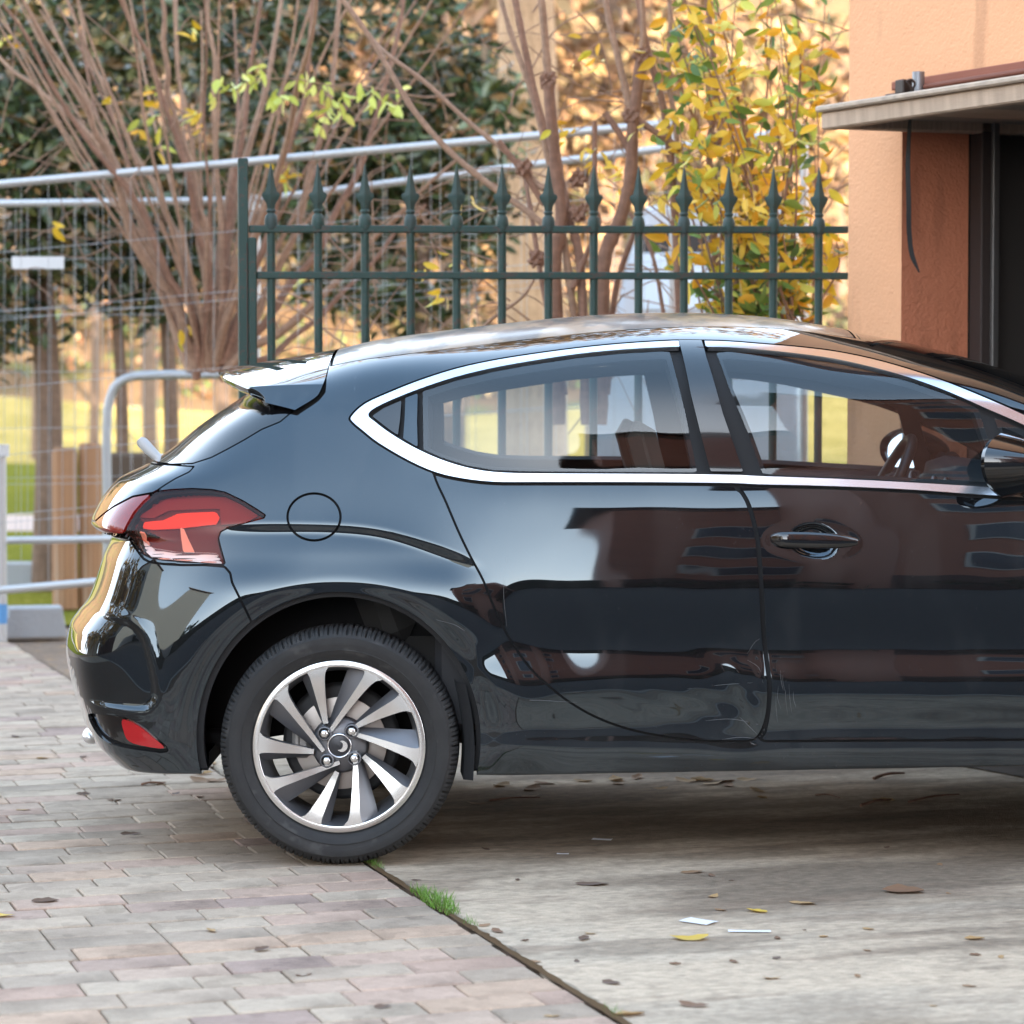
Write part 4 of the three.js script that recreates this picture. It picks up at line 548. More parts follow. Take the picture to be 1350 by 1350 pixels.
    const gl = new GB(), gc = c.clone().addScaledVector(X, -.086), n = X.clone().negate().add(V(0, .3, 0)).normalize(), k0 = gl.v(gc, n); const ring = lip.map(p => gl.v(p.clone().lerp(c.clone().addScaledVector(X, -.09), .12).addScaledVector(X, .004), n)); for (let k = 0; k < 40; k++) gl.i.push(k0, ring[k], ring[k + 1]);
    const arm = new GB(); arm.tube(curve([V(1.50, 1.085, -.11), V(1.50, 1.07, -.05), V(1.47, 1.075, .02)], 8), [.03, .03, .03, .03, .032, .034, .036, .038, .04], 14);
    return [g.build(), gl.build(), arm.build()];
  };
  const parts = mir(1); for (const f of [q => q, mirrorGeo]) { const h = new THREE.Group(); h.name = 'door_mirror'; car.add(h); h.position.set(-carAt.x, DY - carAt.y, -carAt.z); put('mirror_housing', f(parts[0]), gloss, h); put('mirror_glass', f(parts[1]), std([.82, .84, .86], .02, { metalness: 1 }), h); put('mirror_arm', f(parts[2]), black, h); }
  // front door handle
  { const g = new GB(), pts = curve([[1016, 710.5], [1030, 711], [1060, 711.5], [1095, 712.5], [1131, 714]].map(([x, y], k) => { const [a, b] = hit(x, y); return V(a, b, ZC + W(a, b - DY) + [-.001, .017, .030, .026, -.001][k]); }), 30), rows = []; pts.forEach((p, i) => { const t = i / 30, h = .0235 * Math.pow(Math.sin(clamp(t * .97 + .015, 0, 1) * Math.PI), .34), d = .0115 * Math.pow(Math.sin(clamp(t * .97 + .015, 0, 1) * Math.PI), .3); const row = []; for (let k = 0; k <= 20; k++) { const a = k / 20 * 2 * Math.PI; row.push(p.clone().add(V(0, Math.sin(a) * h, Math.cos(a) * d))); } rows.push(row); }); g.sheet(rows, false, true);
    const geo = shiftGeo(g.build(), carAt); frontDoors.forEach((m, k) => { const q = put('handle', k ? mirrorGeo2(geo) : geo, gloss, m); q.position.set(0, 0, 0); }); }
  function shiftGeo(g) { return g; } function mirrorGeo2(g) { return mirrorGeo(g); }
  // small things at the tail
  { const g = new GB(); g.tube(curve([V(-1.16, 1.168, ZC + .02), V(-1.145, 1.153, ZC + .02), V(-1.11, 1.118, ZC + .02), V(-1.085, 1.098, ZC + .02)], 8), [.010, .016, .018, .018, .017, .016, .015, .014, .013], 12); g.tube([V(-1.10, 1.108, ZC + .02), V(-1.07, 1.085, ZC + .02)], .02, 12); carPart('wiper', g, std([.62, .62, .62], .35)); }
  { const g = new THREE.SphereGeometry(1, 24, 16); g.scale(.03, .026, .075); g.translate(-1.245, .297, ZC + .44); both('exhaust_trim', g, std([.8, .8, .8], .3, { metalness: .6 })); }
  { const g = new GB(); g.box(V(-1.258, .978, ZC), [.008, .045, .05], .003, [V(.98, .15, 0), V(-.15, .98, 0), V(0, 0, 1)]); carPart('tailgate_emblem', g, chrome); }
}

// scrapes on the two doors
{
  const g = new GB(), lay = (pts, r) => { const c = curve(pts.map(([x, y]) => { const [a, b] = hit(x, y); return V(a, b, ZC + W(a, b - DY) + .0002); }), 10); g.tube(c, c.map((_, k) => r * .6 * (.35 + .65 * Math.sin(k / 10 * Math.PI))), 5, false); };
  for (const [x, y, h] of [[1029, 884, 26], [1032, 889, 22], [1036, 896, 46], [1040, 902, 38], [1026, 905, 30], [1046, 912, 20], [1023, 918, 34]]) lay([[x, y], [x + rr(-1, 2), y + h * .5], [x + rr(1, 4), y + h]], rr(.0004, .0008));
  for (const p of [[[906, 908], [950, 903], [992, 900]], [[952, 975], [975, 972], [998, 974]], [[930, 950], [965, 948], [1000, 955]], [[985, 870], [1000, 880], [1006, 900]], [[668, 735], [664, 780], [668, 826]], [[575, 817], [600, 824], [613, 832]], [[640, 925], [700, 923], [760, 926]], [[985, 862], [996, 846], [1002, 842]], [[975, 945], [990, 960], [998, 968]]]) lay(p, rr(.0005, .0009));
  shift(put('scrape', g.build(), std([.17, .17, .17], .6), car), car);
}

// ---------------------------------------------------------------- wire mesh fence panels, barrier, posts, feet
const galv = std([.50, .50, .50], .45, { metalness: .55 }), galvWire = std([.40, .42, .43], .5, { metalness: .5 });
function meshPanel(label, tl, tr, bl, br, wires = 1) {            // four corners, in the world
  const o = base('wire_fence_panel', label, 'fence panel', [(bl.x + br.x) / 2, 0, (bl.z + br.z) / 2], 0, 'wire mesh panels round the planted ground');
  const P = (n, g, m = galv) => shift(put(n, g.build(), m, o), o), L = (a, b, t) => a.clone().lerp(b, t);
  P('top_tube', new GB().tube([tl, tr], .021, 12)); P('bottom_tube', new GB().tube([bl, br], .021, 12)); P('end_post', new GB().tube([bl.clone().setY(.06), tl.clone().add(V(0, .03, 0))], .021, 12)); P('end_post', new GB().tube([br.clone().setY(.06), tr.clone().add(V(0, .03, 0))], .021, 12));
  const w = new GB(); for (let k = 1; k < 24; k++) w.tube([L(bl, br, k / 24), L(tl, tr, k / 24)], .0014, 5, false); for (let k = 1; k < 6; k++) { const t = k / 6; w.tube([L(bl, tl, t), L(br, tr, t)], .0016, 5, false); if (k % 3 === 1) w.tube([L(bl, tl, t + .02), L(br, tr, t + .02)], .0016, 5, false); }
  tag(P('wire_mesh', w, galvWire), null, null, null, 'stuff'); return o;
}
{
  meshPanel('long wire mesh fence panel whose top tube slopes up behind the green fence', atDepth(-8, 243.5, 14), atDepth(888, 162.5, 13.4), atDepth(-8, 779, 14), atDepth(888, 700, 13.4));
  const e = atDepth(330, 264, 15); meshPanel('wire mesh fence panel with a level top tube behind the car tail', atDepth(-40, 269, 15.2), e, atDepth(-40, 713, 15.2), atDepth(330, 708, 15));
  meshPanel('wire mesh fence panel behind the middle of the green fence', atDepth(338, 264, 14.95), atDepth(1060, 172, 14.0), atDepth(338, 706, 14.95), atDepth(1060, 700, 14.0));
  const sg = base('sign_plate', 'small blank white plate tied to the wire fence at the far left', 'sign', atDepth(50, 346, 14.9).setY(0).toArray()); shift(put('plate', new GB().box(atDepth(50, 346.5, 14.95), [.285, .068, .006], .001).build(), std([.72, .73, .74], .5), sg), sg);
  // feet of the fence: slabs of concrete with a hand hole
  const foot = (label, p, s, turn) => { const o = base('ballast_block', label, 'concrete block', p.toArray(), turn, 'concrete feet of the wire fence'), sh = new THREE.Shape([[-.36, 0], [.36, 0], [.335, .15], [.06, .15], [.055, .105], [-.06, .105], [-.065, .15], [-.335, .15]].map(([x, y]) => new THREE.Vector2(x, y))); const g = new THREE.ExtrudeGeometry(sh, { depth: .20, bevelEnabled: true, bevelThickness: .01, bevelSize: .008, bevelSegments: 2 }); g.translate(0, 0, -.1); g.scale(s, s, s); put('block', g, std([.36, .37, .38], .9, { bumpMap: grain, bumpScale: .006 }), o); return o; };
  foot('grey concrete block on the bare earth beside the paving, left of the bumper', onGround(-2, 838, .0), 1, .25); foot('grey concrete block on the grass left of the wooden posts', onGround(-20, 776, -.01).setY(.0), 1.1, -.1);
  const pole = base('fence_pole', 'pale steel pole with a blue band standing at the left edge', 'pole', onGround(3, 845).toArray()); { const d = EYE.z - pole.position.z, t = atDepth(2, 596, d), b = pole.position.clone(); shift(put('pole', new GB().tube([b, t], .026, 14).build(), galv, pole), pole); shift(put('band', new GB().tube([atDepth(3, 822, d), atDepth(3, 796, d)], .0272, 14).build(), std([.10, .28, .55], .6), pole), pole); shift(put('cap', new GB().tube([atDepth(2, 602, d), atDepth(2, 586, d)], .042, 14).build(), std([.6, .6, .6], .6), pole), pole); }
  // hooped barrier
  const bd = 16.6, br = base('hoop_barrier', 'galvanised hoop barrier with a rounded corner behind the wooden posts', 'barrier', atDepth(143, 760, bd).setY(0).toArray()); const hoop = curve([[143, 800], [142, 700], [141, 560], [144, 530], [153, 508], [170, 498], [200, 495], [270, 494], [420, 490]].map(([x, y]) => atDepth(x, y, bd)), 60); hoop[0].y = 0; shift(put('hoop', new GB().tube(hoop, .028, 14).build(), std([.40, .41, .42], .5, { metalness: .4 }), br), br);  
  // wooden posts
  const barkish = tex(512, (u, v) => { const f = fbm(u, v, 14, 2, 5, 3), g = fbm(u, v, 40, 3, 3, 9); let c = mixc([.25, .115, .05], [.46, .255, .135], f); c = mixc(c, [.46, .35, .26], ss(.55, .75, fbm(u, v, 6, 2, 3, 44)) * .6); return mulc(c, .75 + .5 * g); }, [1.6, .45], true);
  for (const [x0, x1, top, lab, dd] of [[69, 103, 590, 'left of a pair of thick wooden posts beside the car tail', 17.0], [104, 135, 584, 'right of a pair of thick wooden posts, nearer the car tail', 17.05]]) { const a = atDepth(x0, 700, dd), b = atDepth(x1, 700, dd), c = a.clone().add(b).multiplyScalar(.5), r = a.distanceTo(b) / 2, t = atDepth(x0, top, dd).y, o = base('wooden_post', lab, 'post', [c.x, -.03, c.z], rr(0, 2), 'pair of wooden posts'); const L = new THREE.LatheGeometry([[.001, t], [r * .80, t], [r * .93, t - .012], [r, t - .04], [r * .98, t * .5], [r * 1.02, 0]].map(([q, y]) => new THREE.Vector2(q, y + .03)).reverse(), 28); put('timber', L, std([1, 1, 1], .85, { map: barkish, bumpMap: grain, bumpScale: .004 }), o); if (x0 < 100) { const g = new THREE.CylinderGeometry(.018, .018, .02, 14); g.rotateX(Math.PI / 2); g.translate(r * .98, atDepth(103, 709, dd).y + .03, r * .6); put('bolt', g, galv, o); o.rotation.y = 0; } }
  const stump = base('timber_stump', 'dark short timber behind the rear wiper of the car', 'timber', atDepth(168, 700, 18).setY(0).toArray()); shift(put('timber', new GB().box(atDepth(168, 592, 18).setY(.46), [.30, .98, .25], .02).build(), std([.10, .07, .05], .9), stump), stump);
}
// pale van beyond the shrubs
{
  const d = 17.5, z = EYE.z - d, X = px => (px - CX) * d / F0, Yp = py => EYE.y - (py - HZ) * d / F0, van = base('parked_van', 'pale van glimpsed through the stems behind the green fence', 'van', [X(880), 0, z]);
  const P = (n, g, m) => shift(put(n, g.build ? g.build() : g, m, van), van), white = phys([.46, .50, .56], .3, { clearcoat: .8 }), wd = 1.9;
  const prof = [[X(790), .45], [X(792), 1.15], [X(806), 1.5], [X(835), 2.15], [X(858), Yp(283)], [X(905), Yp(278)], [X(1040), Yp(276)], [X(1048), .45]]; const sh = new THREE.Shape(prof.map(([x, y]) => new THREE.Vector2(x, y))); const g = new THREE.ExtrudeGeometry(sh, { depth: wd, bevelEnabled: true, bevelThickness: .06, bevelSize: .05, bevelSegments: 3 }); g.translate(0, 0, z - wd); P('body', g, white);
  const skyGlassM = phys([.62, .74, .86], .05, { clearcoat: 1 }), dk = std([.02, .022, .025], .3);  // van panes carry the reflected sky as a pale blue base colour
  P('side_window', new GB().box(V(X(885), Yp(372), z + .066), [X(925) - X(843), .36, .012], .005), skyGlassM); P('side_window', new GB().box(V(X(965), Yp(372), z + .066), [X(1005) - X(935), .36, .012], .005), skyGlassM); P('window_band', new GB().box(V(X(890), Yp(317), z + .064), [X(940) - X(838), .17, .01], .003), dk); P('windscreen', new GB().box(V(X(818), 1.82, z - wd / 2), [.03, .72, 1.6], .01, [V(.9, -.42, 0).normalize(), V(.42, .9, 0).normalize(), V(0, 0, 1)]), skyGlassM);
  for (const x of [830, 1005]) for (const zz of [z - .05, z - wd + .05]) { const c = new THREE.CylinderGeometry(.33, .33, .2, 30); c.rotateX(Math.PI / 2); c.translate(X(x), .33, zz); P('wheel', c, rubber); }
}

// ---------------------------------------------------------------- plants
function leafShape(l, w, bend, fold) {                            // a pointed leaf along +y, folded on its rib and curved
  const g = new GB(), N = 4, rows = [[], [], []]; for (let i = 0; i <= N; i++) { const t = i / N, h = w / 2 * Math.pow(Math.sin(Math.PI * Math.min(1, .06 + t * .94)), .8) * (1 - .25 * t), y = l * t * (1 - .12 * t * bend), z = -bend * l * t * t * .5; rows[0].push(V(-h, y, z + fold * h)); rows[1].push(V(0, y, z)); rows[2].push(V(h, y, z + fold * h)); } return g.sheet(rows, true).build();
}
const bark = (a, b) => std([1, 1, 1], .85, { map: tex(256, (u, v) => { const f = fbm(u, v, 6, 3, 4, 8), g = fbm(u, v, 3, 20, 3, 5); return mulc(mixc(a, b, f), .75 + .5 * g); }, [8, 3], true) });
const tanBark = bark([.19, .105, .065], [.44, .28, .185]), redBark = bark([.16, .075, .045], [.32, .18, .12]), greyBark = bark([.13, .078, .05], [.28, .18, .125]);
const leafM = (c, tr = .35) => phys(c, .75, { transmission: tr, thickness: 0, side: THREE.DoubleSide });
const yellowLeaves = [[.80, .52, .025], [.84, .60, .07], [.72, .45, .03], [.66, .58, .05], [.80, .42, .02]].map(c => leafM(c)), greenLeaves = [[.13, .24, .035], [.20, .30, .05], [.08, .16, .04]].map(c => leafM(c, .25)), limeLeaves = [[.62, .66, .12], [.72, .70, .16], [.55, .60, .10]].map(c => leafM(c));
const leafGeos = [leafShape(1, .44, .35, .35), leafShape(1, .38, .6, .2), leafShape(1, .5, .15, .5)];
const leafQ = (dir, roll) => { const q = new THREE.Quaternion().setFromUnitVectors(V(0, 1, 0), dir.clone().normalize()); return q.multiply(new THREE.Quaternion().setFromAxisAngle(V(0, 1, 0), roll)); };
// leaves on a thing: the first ones are pieces of their own, the rest one part
function leafSet(o) { const rest = new Map(); let n = 0; return { add(p, dir, size, m, roll = rr(0, 6.28)) { const g = pick(leafGeos), q = leafQ(dir, roll); if (n++ < o.userData.leaves) { const k = put('leaf', g, m, o); k.position.copy(p).sub(o.position); k.quaternion.copy(q); k.scale.setScalar(size); } else { if (!rest.has(m)) rest.set(m, []); rest.get(m).push(g.clone().applyMatrix4(new THREE.Matrix4().compose(p, q, V(size, size, size)))); } }, end() { for (const [m, l] of rest) tag(shift(put('leaves', joinGeo(l), m, o), o), null, null, null, 'stuff'); delete o.userData.leaves; } }; }
const stemPart = (o, pts, r0, r1, m, knots = true, name = 'stem') => { const n = Math.max(12, pts.length * 5), c = curve(pts, n), rad = c.map((_, k) => { const t = k / n; return mix(r0, r1, t) * (1 + (knots ? .22 * Math.max(0, Math.sin(k * 1.9)) ** 6 : 0)); }); return shift(put(name, new GB().tube(c, rad, 9).build(), m, o), o); };
// bare coppiced shrub left of the green fence
{
  const d = 14.1, o = base('coppiced_shrub', 'fan of bare brown stems rising behind the wire fence left of the green post', 'shrub', atDepth(268, 470, d).setY(0).toArray()); o.userData.leaves = 60; const L = leafSet(o), Z = rr;
  const kink = px => px.flatMap((p, k) => k ? [[mix(px[k - 1][0], p[0], .5) + rr(-5, 5), mix(px[k - 1][1], p[1], .5) + rr(-5, 5)], p] : [p]), st = (px, r0, r1, dz = 0, m = tanBark) => stemPart(o, kink(px).map(([x, y], k) => atDepth(x, y, d + dz * k / px.length)), r0, r1, m);
  const ex = [[[262, 500], [250, 405], [213, 330], [160, 235], [95, 150], [48, 70], [0, 5]], [[258, 480], [225, 385], [190, 300], [150, 215], [100, 160], [40, 110], [-10, 68]], [[268, 480], [262, 400], [235, 320], [205, 240], [165, 165], [120, 80], [100, -10]], [[270, 480], [275, 380], [262, 300], [238, 200], [205, 110], [175, 40], [150, -20]], [[272, 480], [278, 400], [275, 310], [252, 225], [225, 120], [215, 60], [205, -20]], [[280, 480], [290, 370], [288, 280], [285, 180], [280, 80], [276, -20]], [[285, 480], [300, 380], [305, 290], [318, 200], [330, 100], [342, -20]], [[276, 480], [272, 370], [258, 290], [255, 200], [240, 100], [228, -20]], [[288, 480], [312, 380], [350, 260], [385, 150], [402, 80], [420, -20]], [[290, 480], [325, 390], [372, 250], [400, 130], [416, -20]], [[282, 480], [300, 300], [350, 120], [372, -20]], [[290, 480], [330, 420], [395, 300], [432, 160], [445, 60], [450, -20]], [[292, 480], [345, 430], [420, 330], [470, 230], [510, 100], [535, -20]], [[295, 490], [370, 440], [450, 360], [520, 290], [600, 210]], [[262, 490], [235, 400], [175, 320], [140, 200], [110, 140], [60, 60], [30, -10]], [[292, 500], [360, 470], [420, 420], [500, 340], [560, 270]]];
  ex.forEach((p, k) => st(p.map(([x, y]) => [x + rr(-5, 5), y]), rr(.020, .029), rr(.007, .011), rr(-.6, .5), k % 3 ? tanBark : redBark));
  for (let k = 0; k < 28; k++) { const x1 = rr(-60, 640), bx = 275 + (x1 - 275) * .06 + rr(-14, 14), my = rr(.3, .6); st([[bx, 490], [mix(bx, x1, .22) + rr(-14, 14), 340], [mix(bx, x1, .6) + rr(-16, 16), 160], [x1, rr(-60, 20)]], rr(.008, .016), rr(.003, .006), rr(-.5, .9), pick([tanBark, redBark, tanBark])); }
  const tw = new GB(); for (let k = 0; k < 120; k++) { const a = atDepth(rr(0, 620), rr(60, 470), d + rr(-.4, .8)), up = V(rr(-1, 1), rr(-.2, 1), rr(-.3, .3)).normalize(), l = rr(.15, .6); tw.tube(curve([a, a.clone().addScaledVector(up, l * .5).add(V(0, rr(-.03, .05), 0)), a.clone().addScaledVector(up, l).add(V(0, rr(-.1, .08), 0))], 6), [.004, .0036, .0034, .003, .0028, .0025, .002], 5, false); } tag(shift(put('twigs', tw.build(), tanBark, o), o), null, null, null, 'stuff');
  for (const [x, y, n, s] of [[205, 130, 8, 14], [193, 165, 8, 12], [255, 165, 6, 10], [262, 150, 5, 9], [370, 232, 12, 12], [258, 45, 5, 8], [5, 55, 4, 6], [140, 140, 3, 8], [245, 440, 8, 14], [70, 300, 3, 8], [215, 195, 4, 8]]) for (let k = 0; k < n; k++) L.add(atDepth(x + rr(-s, s), y + rr(-s, s), d + rr(-.1, .1)), V(rr(-1, 1), rr(-1, .4), rr(-.5, .8)), rr(.05, .10), pick(rnd() < .7 ? yellowLeaves : limeLeaves));
  L.end();
}
// pollarded shrub behind the green fence
{
  const d = 11.5, o = base('pollarded_shrub', 'knobbly brown pollarded shrub close behind the middle of the green fence', 'shrub', atDepth(762, 440, d).setY(0).toArray()); o.userData.leaves = 70; const L = leafSet(o);
  const st = (px, r0, r1, dz = 0, m = redBark) => stemPart(o, px.map(([x, y], k) => atDepth(x, y, d + dz * k / px.length)), r0, r1, m);
  const toGround = (x, dd = d) => { const p = atDepth(x, 450, dd); return p; };
  st([[736, 560], [733, 410], [731, 340], [740, 285], [734, 230], [726, 150], [723, 106]], .030, .024); st([[723, 108], [719, 55], [712, -20]], .018, .015, 0, tanBark);
  st([[772, 560], [768, 413], [763, 333], [751, 290], [734, 217], [710, 143], [684, 25], [676, -20]], .021, .013, .2); st([[765, 480], [742, 310], [730, 240], [700, 120], [672, 40], [655, -20]], .017, .010, .3, tanBark);
  st([[790, 560], [794, 410], [798, 335], [817, 290], [831, 233], [834, 167], [846, 75]], .032, .024); st([[846, 78], [848, 40], [845, -20]], .014, .011, 0, tanBark); st([[832, 152], [818, 90], [804, 33], [795, -20]], .016, .012, .1, tanBark);
  st([[905, 560], [896, 400], [886, 230], [874, 140], [852, 60], [838, -20]], .020, .012, .15); st([[900, 300], [892, 180], [882, 100], [884, 20], [880, -20]], .013, .009, .2, tanBark);
  st([[722, 300], [690, 275], [650, 247], [593, 200], [545, 145], [515, 95], [487, 48], [448, -5]], .014, .011, .3, tanBark); st([[716, 250], [690, 222], [663, 197], [617, 160], [560, 108], [515, 75], [493, 55], [455, 5]], .011, .009, .5, tanBark);
  st([[718, 270], [690, 228], [657, 186]], .013, .012); st([[842, 232], [822, 185], [797, 148]], .014, .013); st([[898, 198], [870, 178], [832, 152]], .014, .013); st([[786, 300], [784, 230], [784, 160]], .012, .010);
  st([[755, 380], [775, 330], [790, 290], [776, 268], [765, 282]], .012, .008); st([[600, 560], [630, 440], [690, 390], [706, 365]], .008, .006, 0, tanBark); st([[900, 540], [876, 420], [858, 330], [830, 280]], .010, .007, .4); st([[745, 520], [716, 380], [700, 280], [690, 222]], .013, .009, .4); st([[800, 520], [812, 380], [838, 300], [852, 250]], .014, .010, .3);
  st([[936, 560], [945, 400], [940, 290], [935, 190], [944, 130], [930, -20]], .018, .012, .2);
  for (const [x, y] of [[846, 74], [723, 106], [832, 152], [942, 186], [690, 222], [762, 282], [708, 340], [762, 235]]) { const c = atDepth(x, y, d), g = new THREE.IcosahedronGeometry(1, 3), p = g.attributes.position; for (let i = 0; i < p.count; i++) { const v = V(p.getX(i), p.getY(i), p.getZ(i)), k = .033 * (1 + .35 * Math.sin(v.x * 7 + x) * Math.sin(v.y * 6 + y) + .2 * Math.sin(v.z * 11)); p.setXYZ(i, c.x + v.x * k, c.y + v.y * k * 1.1, c.z + v.z * k); } g.computeVertexNormals(); shift(put('knob', g, redBark, o), o); }
  const tw = new GB(); for (let k = 0; k < 150; k++) { const low = rnd() < .5, a = atDepth(low ? rr(360, 960) : rr(640, 1100), low ? rr(290, 480) : rr(-10, 300), d + rr(.1, 1.3)), up = V(rr(-1, 1), rr(-.3, .8), rr(-.3, .3)).normalize(), l = rr(.15, .7), r = rr(.002, .005); tw.tube(curve([a, a.clone().addScaledVector(up, l * .5).add(V(0, rr(-.03, .06), 0)), a.clone().addScaledVector(up, l).add(V(rr(-.1, .1), rr(-.15, .05), 0))], 8), [1, 1, .95, .9, .85, .8, .75, .7, .6].map(q => q * r), 5, false); } tag(shift(put('twigs', tw.build(), tanBark, o), o), null, null, null, 'stuff');
  for (const [x, y, n, s] of [[745, 175, 5, 14], [790, 215, 7, 16], [808, 235, 6, 14], [838, 172, 3, 8], [775, 70, 8, 26], [775, 200, 4, 10], [600, 340, 3, 8], [585, 390, 6, 12], [615, 260, 4, 6], [730, 170, 3, 8], [880, 260, 6, 14], [560, 350, 3, 12]]) for (let k = 0; k < n; k++) L.add(atDepth(x + rr(-s, s), y + rr(-s, s), d + rr(-.2, .3)), V(rr(-1, 1), rr(-1, .3), rr(-.4, .9)), rr(.05, .085), pick(yellowLeaves));
  L.end();
}
// hanging spray with lime leaves
{
  const d = 13.2, o = base('leafy_branch', 'thin branch of lime yellow leaves hanging in front of the bare stems', 'branch', atDepth(400, 140, d).toArray()); o.userData.leaves = 80; const L = leafSet(o), main = [[600, 125], [560, 128], [520, 122], [470, 112], [430, 112], [390, 104], [350, 104], [305, 100]].map(([x, y]) => atDepth(x, y, d));
  stemPart(o, main, .006, .0025, tanBark, false, 'twig'); for (const [x0, y0, x1, y1] of [[470, 112, 495, 130], [430, 112, 440, 150], [390, 104, 372, 130], [540, 125, 515, 140], [350, 104, 325, 118]]) stemPart(o, [atDepth(x0, y0, d), atDepth((x0 + x1) / 2, (y0 + y1) / 2 - 4, d - .03), atDepth(x1, y1, d)], .003, .002, tanBark, false, 'twig');
  for (const [x, y, n, s] of [[295, 112, 6, 12], [282, 130, 3, 6], [330, 108, 7, 12], [345, 100, 5, 12], [372, 128, 7, 10], [400, 108, 5, 12], [425, 118, 5, 12], [425, 150, 4, 12], [440, 140, 4, 10], [418, 168, 4, 8], [482, 122, 6, 12], [495, 140, 4, 8], [520, 132, 6, 12], [528, 148, 4, 7], [455, 130, 3, 8], [450, 155, 3, 6]]) for (let k = 0; k < n; k++) L.add(atDepth(x + rr(-s, s), y + rr(-s, s) * .8 - 5, d + rr(-.12, .12)), V(rr(-1, .7), rr(-1.2, .1), rr(-.3, .8)), rr(.065, .10), pick(limeLeaves));
  L.end();
}
// yellow leaved shrub against the garage
{
  const d = 11.1, o = base('yellow_shrub', 'tall shrub of yellow and green leaves between the fence and the garage wall', 'shrub', atDepth(1010, 470, d).setY(0).toArray()); o.userData.leaves = 290; const L = leafSet(o);
  for (let k = 0; k < 64; k++) {
    const x1 = rr(865, 1108), y1 = rr(-40, 380), x0 = clamp(1000 + rr(-60, 80), 900, 1100), dz = rr(-.35, .7), pts = [[x0, 500], [mix(x0, x1, .25) + rr(-20, 20), mix(500, y1, .35)], [mix(x0, x1, .7) + rr(-20, 20), mix(500, y1, .8)], [x1, y1]].map(([x, y], i) => atDepth(Math.min(x, 1106), y, d + dz * (.3 + i * .23)));
    stemPart(o, pts, rr(.004, .009), .002, pick([redBark, greyBark, tanBark]), false, 'twig');
    const c = curve(pts, 40), n = Math.round(rr(18, 32)); for (let j = 0; j < n; j++) { const t = 8 + Math.floor(rnd() * 33), p = c[Math.min(40, t)].clone().add(V(rr(-.05, .05), rr(-.05, .05), rr(-.05, .05))); const q = project(p); if (q[0] > 1110) continue; const deepOrLow = dz > .4 || q[1] > 330; const m = rnd() < (deepOrLow ? .42 : q[0] < 960 && q[1] < 130 ? .42 : .14) ? pick(greenLeaves) : rnd() < .12 ? pick(limeLeaves) : pick(yellowLeaves); L.add(p, V(rr(-1, 1), rr(-.9, .5), rr(-.3, .9)), rr(.062, .105), m); }
  }
  L.end();
}
// instanced leaf crowns: clumps of leaves spread through ellipsoids
function crown(o, name, blobs, n, size, colors, rough = .6, clump = .3, flat = .55) {
  const g = leafShape(1, flat, .3, .3), m = new THREE.InstancedMesh(g, std([1, 1, 1], rough), n), c = new THREE.Color(), q = new THREE.Quaternion(), M = new THREE.Matrix4(); m.name = name; m.castShadow = m.receiveShadow = true; m.userData.kind = 'stuff'; o.add(m);
  const cl = []; const total = blobs.reduce((s, b) => s + b[3] * b[4] * b[5], 0); for (const b of blobs) { const k = Math.max(6, Math.round(n / 70 * b[3] * b[4] * b[5] / total)); for (let i = 0; i < k; i++) { const v = V(rr(-1, 1), rr(-1, 1), rr(-1, 1)); if (v.lengthSq() > 1) { i--; continue; } const r = Math.pow(v.length(), .35) / (v.length() || 1); cl.push([b[0] + v.x * r * b[3], b[1] + v.y * r * b[4], b[2] + v.z * r * b[5], rr(.65, 1.3)]); } }
  for (let i = 0; i < n; i++) { const k = cl[i % cl.length], r = clump; const p = V(k[0] + (rnd() + rnd() - 1) * r * 1.3, k[1] + (rnd() + rnd() - 1) * r, k[2] + (rnd() + rnd() - 1) * r * 1.3); q.copy(leafQ(V(rr(-1, 1), rr(-.9, .6), rr(-.7, 1)), rr(0, 6.28))); const s = size * rr(.7, 1.25); M.compose(p.sub(o.position), q, V(s, s, s)); m.setMatrixAt(i, M); const a = pick(colors), b = k[3] * rr(.75, 1.25); c.setRGB(a[0] * b, a[1] * b, a[2] * b); m.setColorAt(i, c); }
  return m;
}
{
  const d = 18.5, z = EYE.z - d, X = px => (px - CX) * d / F0, Y = py => EYE.y - (py - HZ) * d / F0, green = [[.036, .058, .024], [.050, .080, .032], [.065, .092, .034], [.030, .046, .020], [.075, .095, .026], [.11, .115, .034], [.22, .13, .045]];
  const o = base('evergreen_bush', 'large dark glossy evergreen behind the bare stems at the upper left', 'bush', [X(90), 0, z]);
  crown(o, 'foliage', [[X(60), Y(60), z, 1.3, 1.2, .8], [X(230), Y(120), z - .2, 1.0, 1.5, .8], [X(60), Y(270), z - .2, 1.3, .8, .8], [X(-60), Y(180), z, .8, 1.6, .8], [X(220), Y(300), z - .4, .9, .6, .7], [X(330), Y(40), z - .6, .8, .8, .6]], 14000, .12, green, .32, .26, .42);
  for (const [x, y, r] of [[46, 860, .07], [60, 860, .06], [150, 860, .05], [215, 860, .06]]) stemPart(o, [V(X(x), -.02, z - .2), V(X(x) + .03, 1.2, z - .2), V(X(x) - .05, 2.6, z - .2)], r, r * .7, greyBark, false, 'trunk');
  const o2 = base('evergreen_bush', 'smaller dark evergreen seen between the long bare branches above the fence middle', 'bush', [X(560), 0, z - 1.2]);
  crown(o2, 'foliage', [[X(500), Y(70), z - 1.2, .55, .9, .5], [X(560), Y(170), z - 1.2, .6, .75, .5], [X(630), Y(170), z - 1.4, .28, .45, .4], [X(520), Y(300), z - 1.4, .7, .7, .5], [X(430), Y(180), z - 1.6, .6, 1.2, .5]], 6500, .12, green, .32, .24, .42);
  stemPart(o2, [V(X(540), -.02, z - 1.3), V(X(545), 1.4, z - 1.3), V(X(555), 3, z - 1.3)], .07, .04, greyBark, false, 'trunk');
}
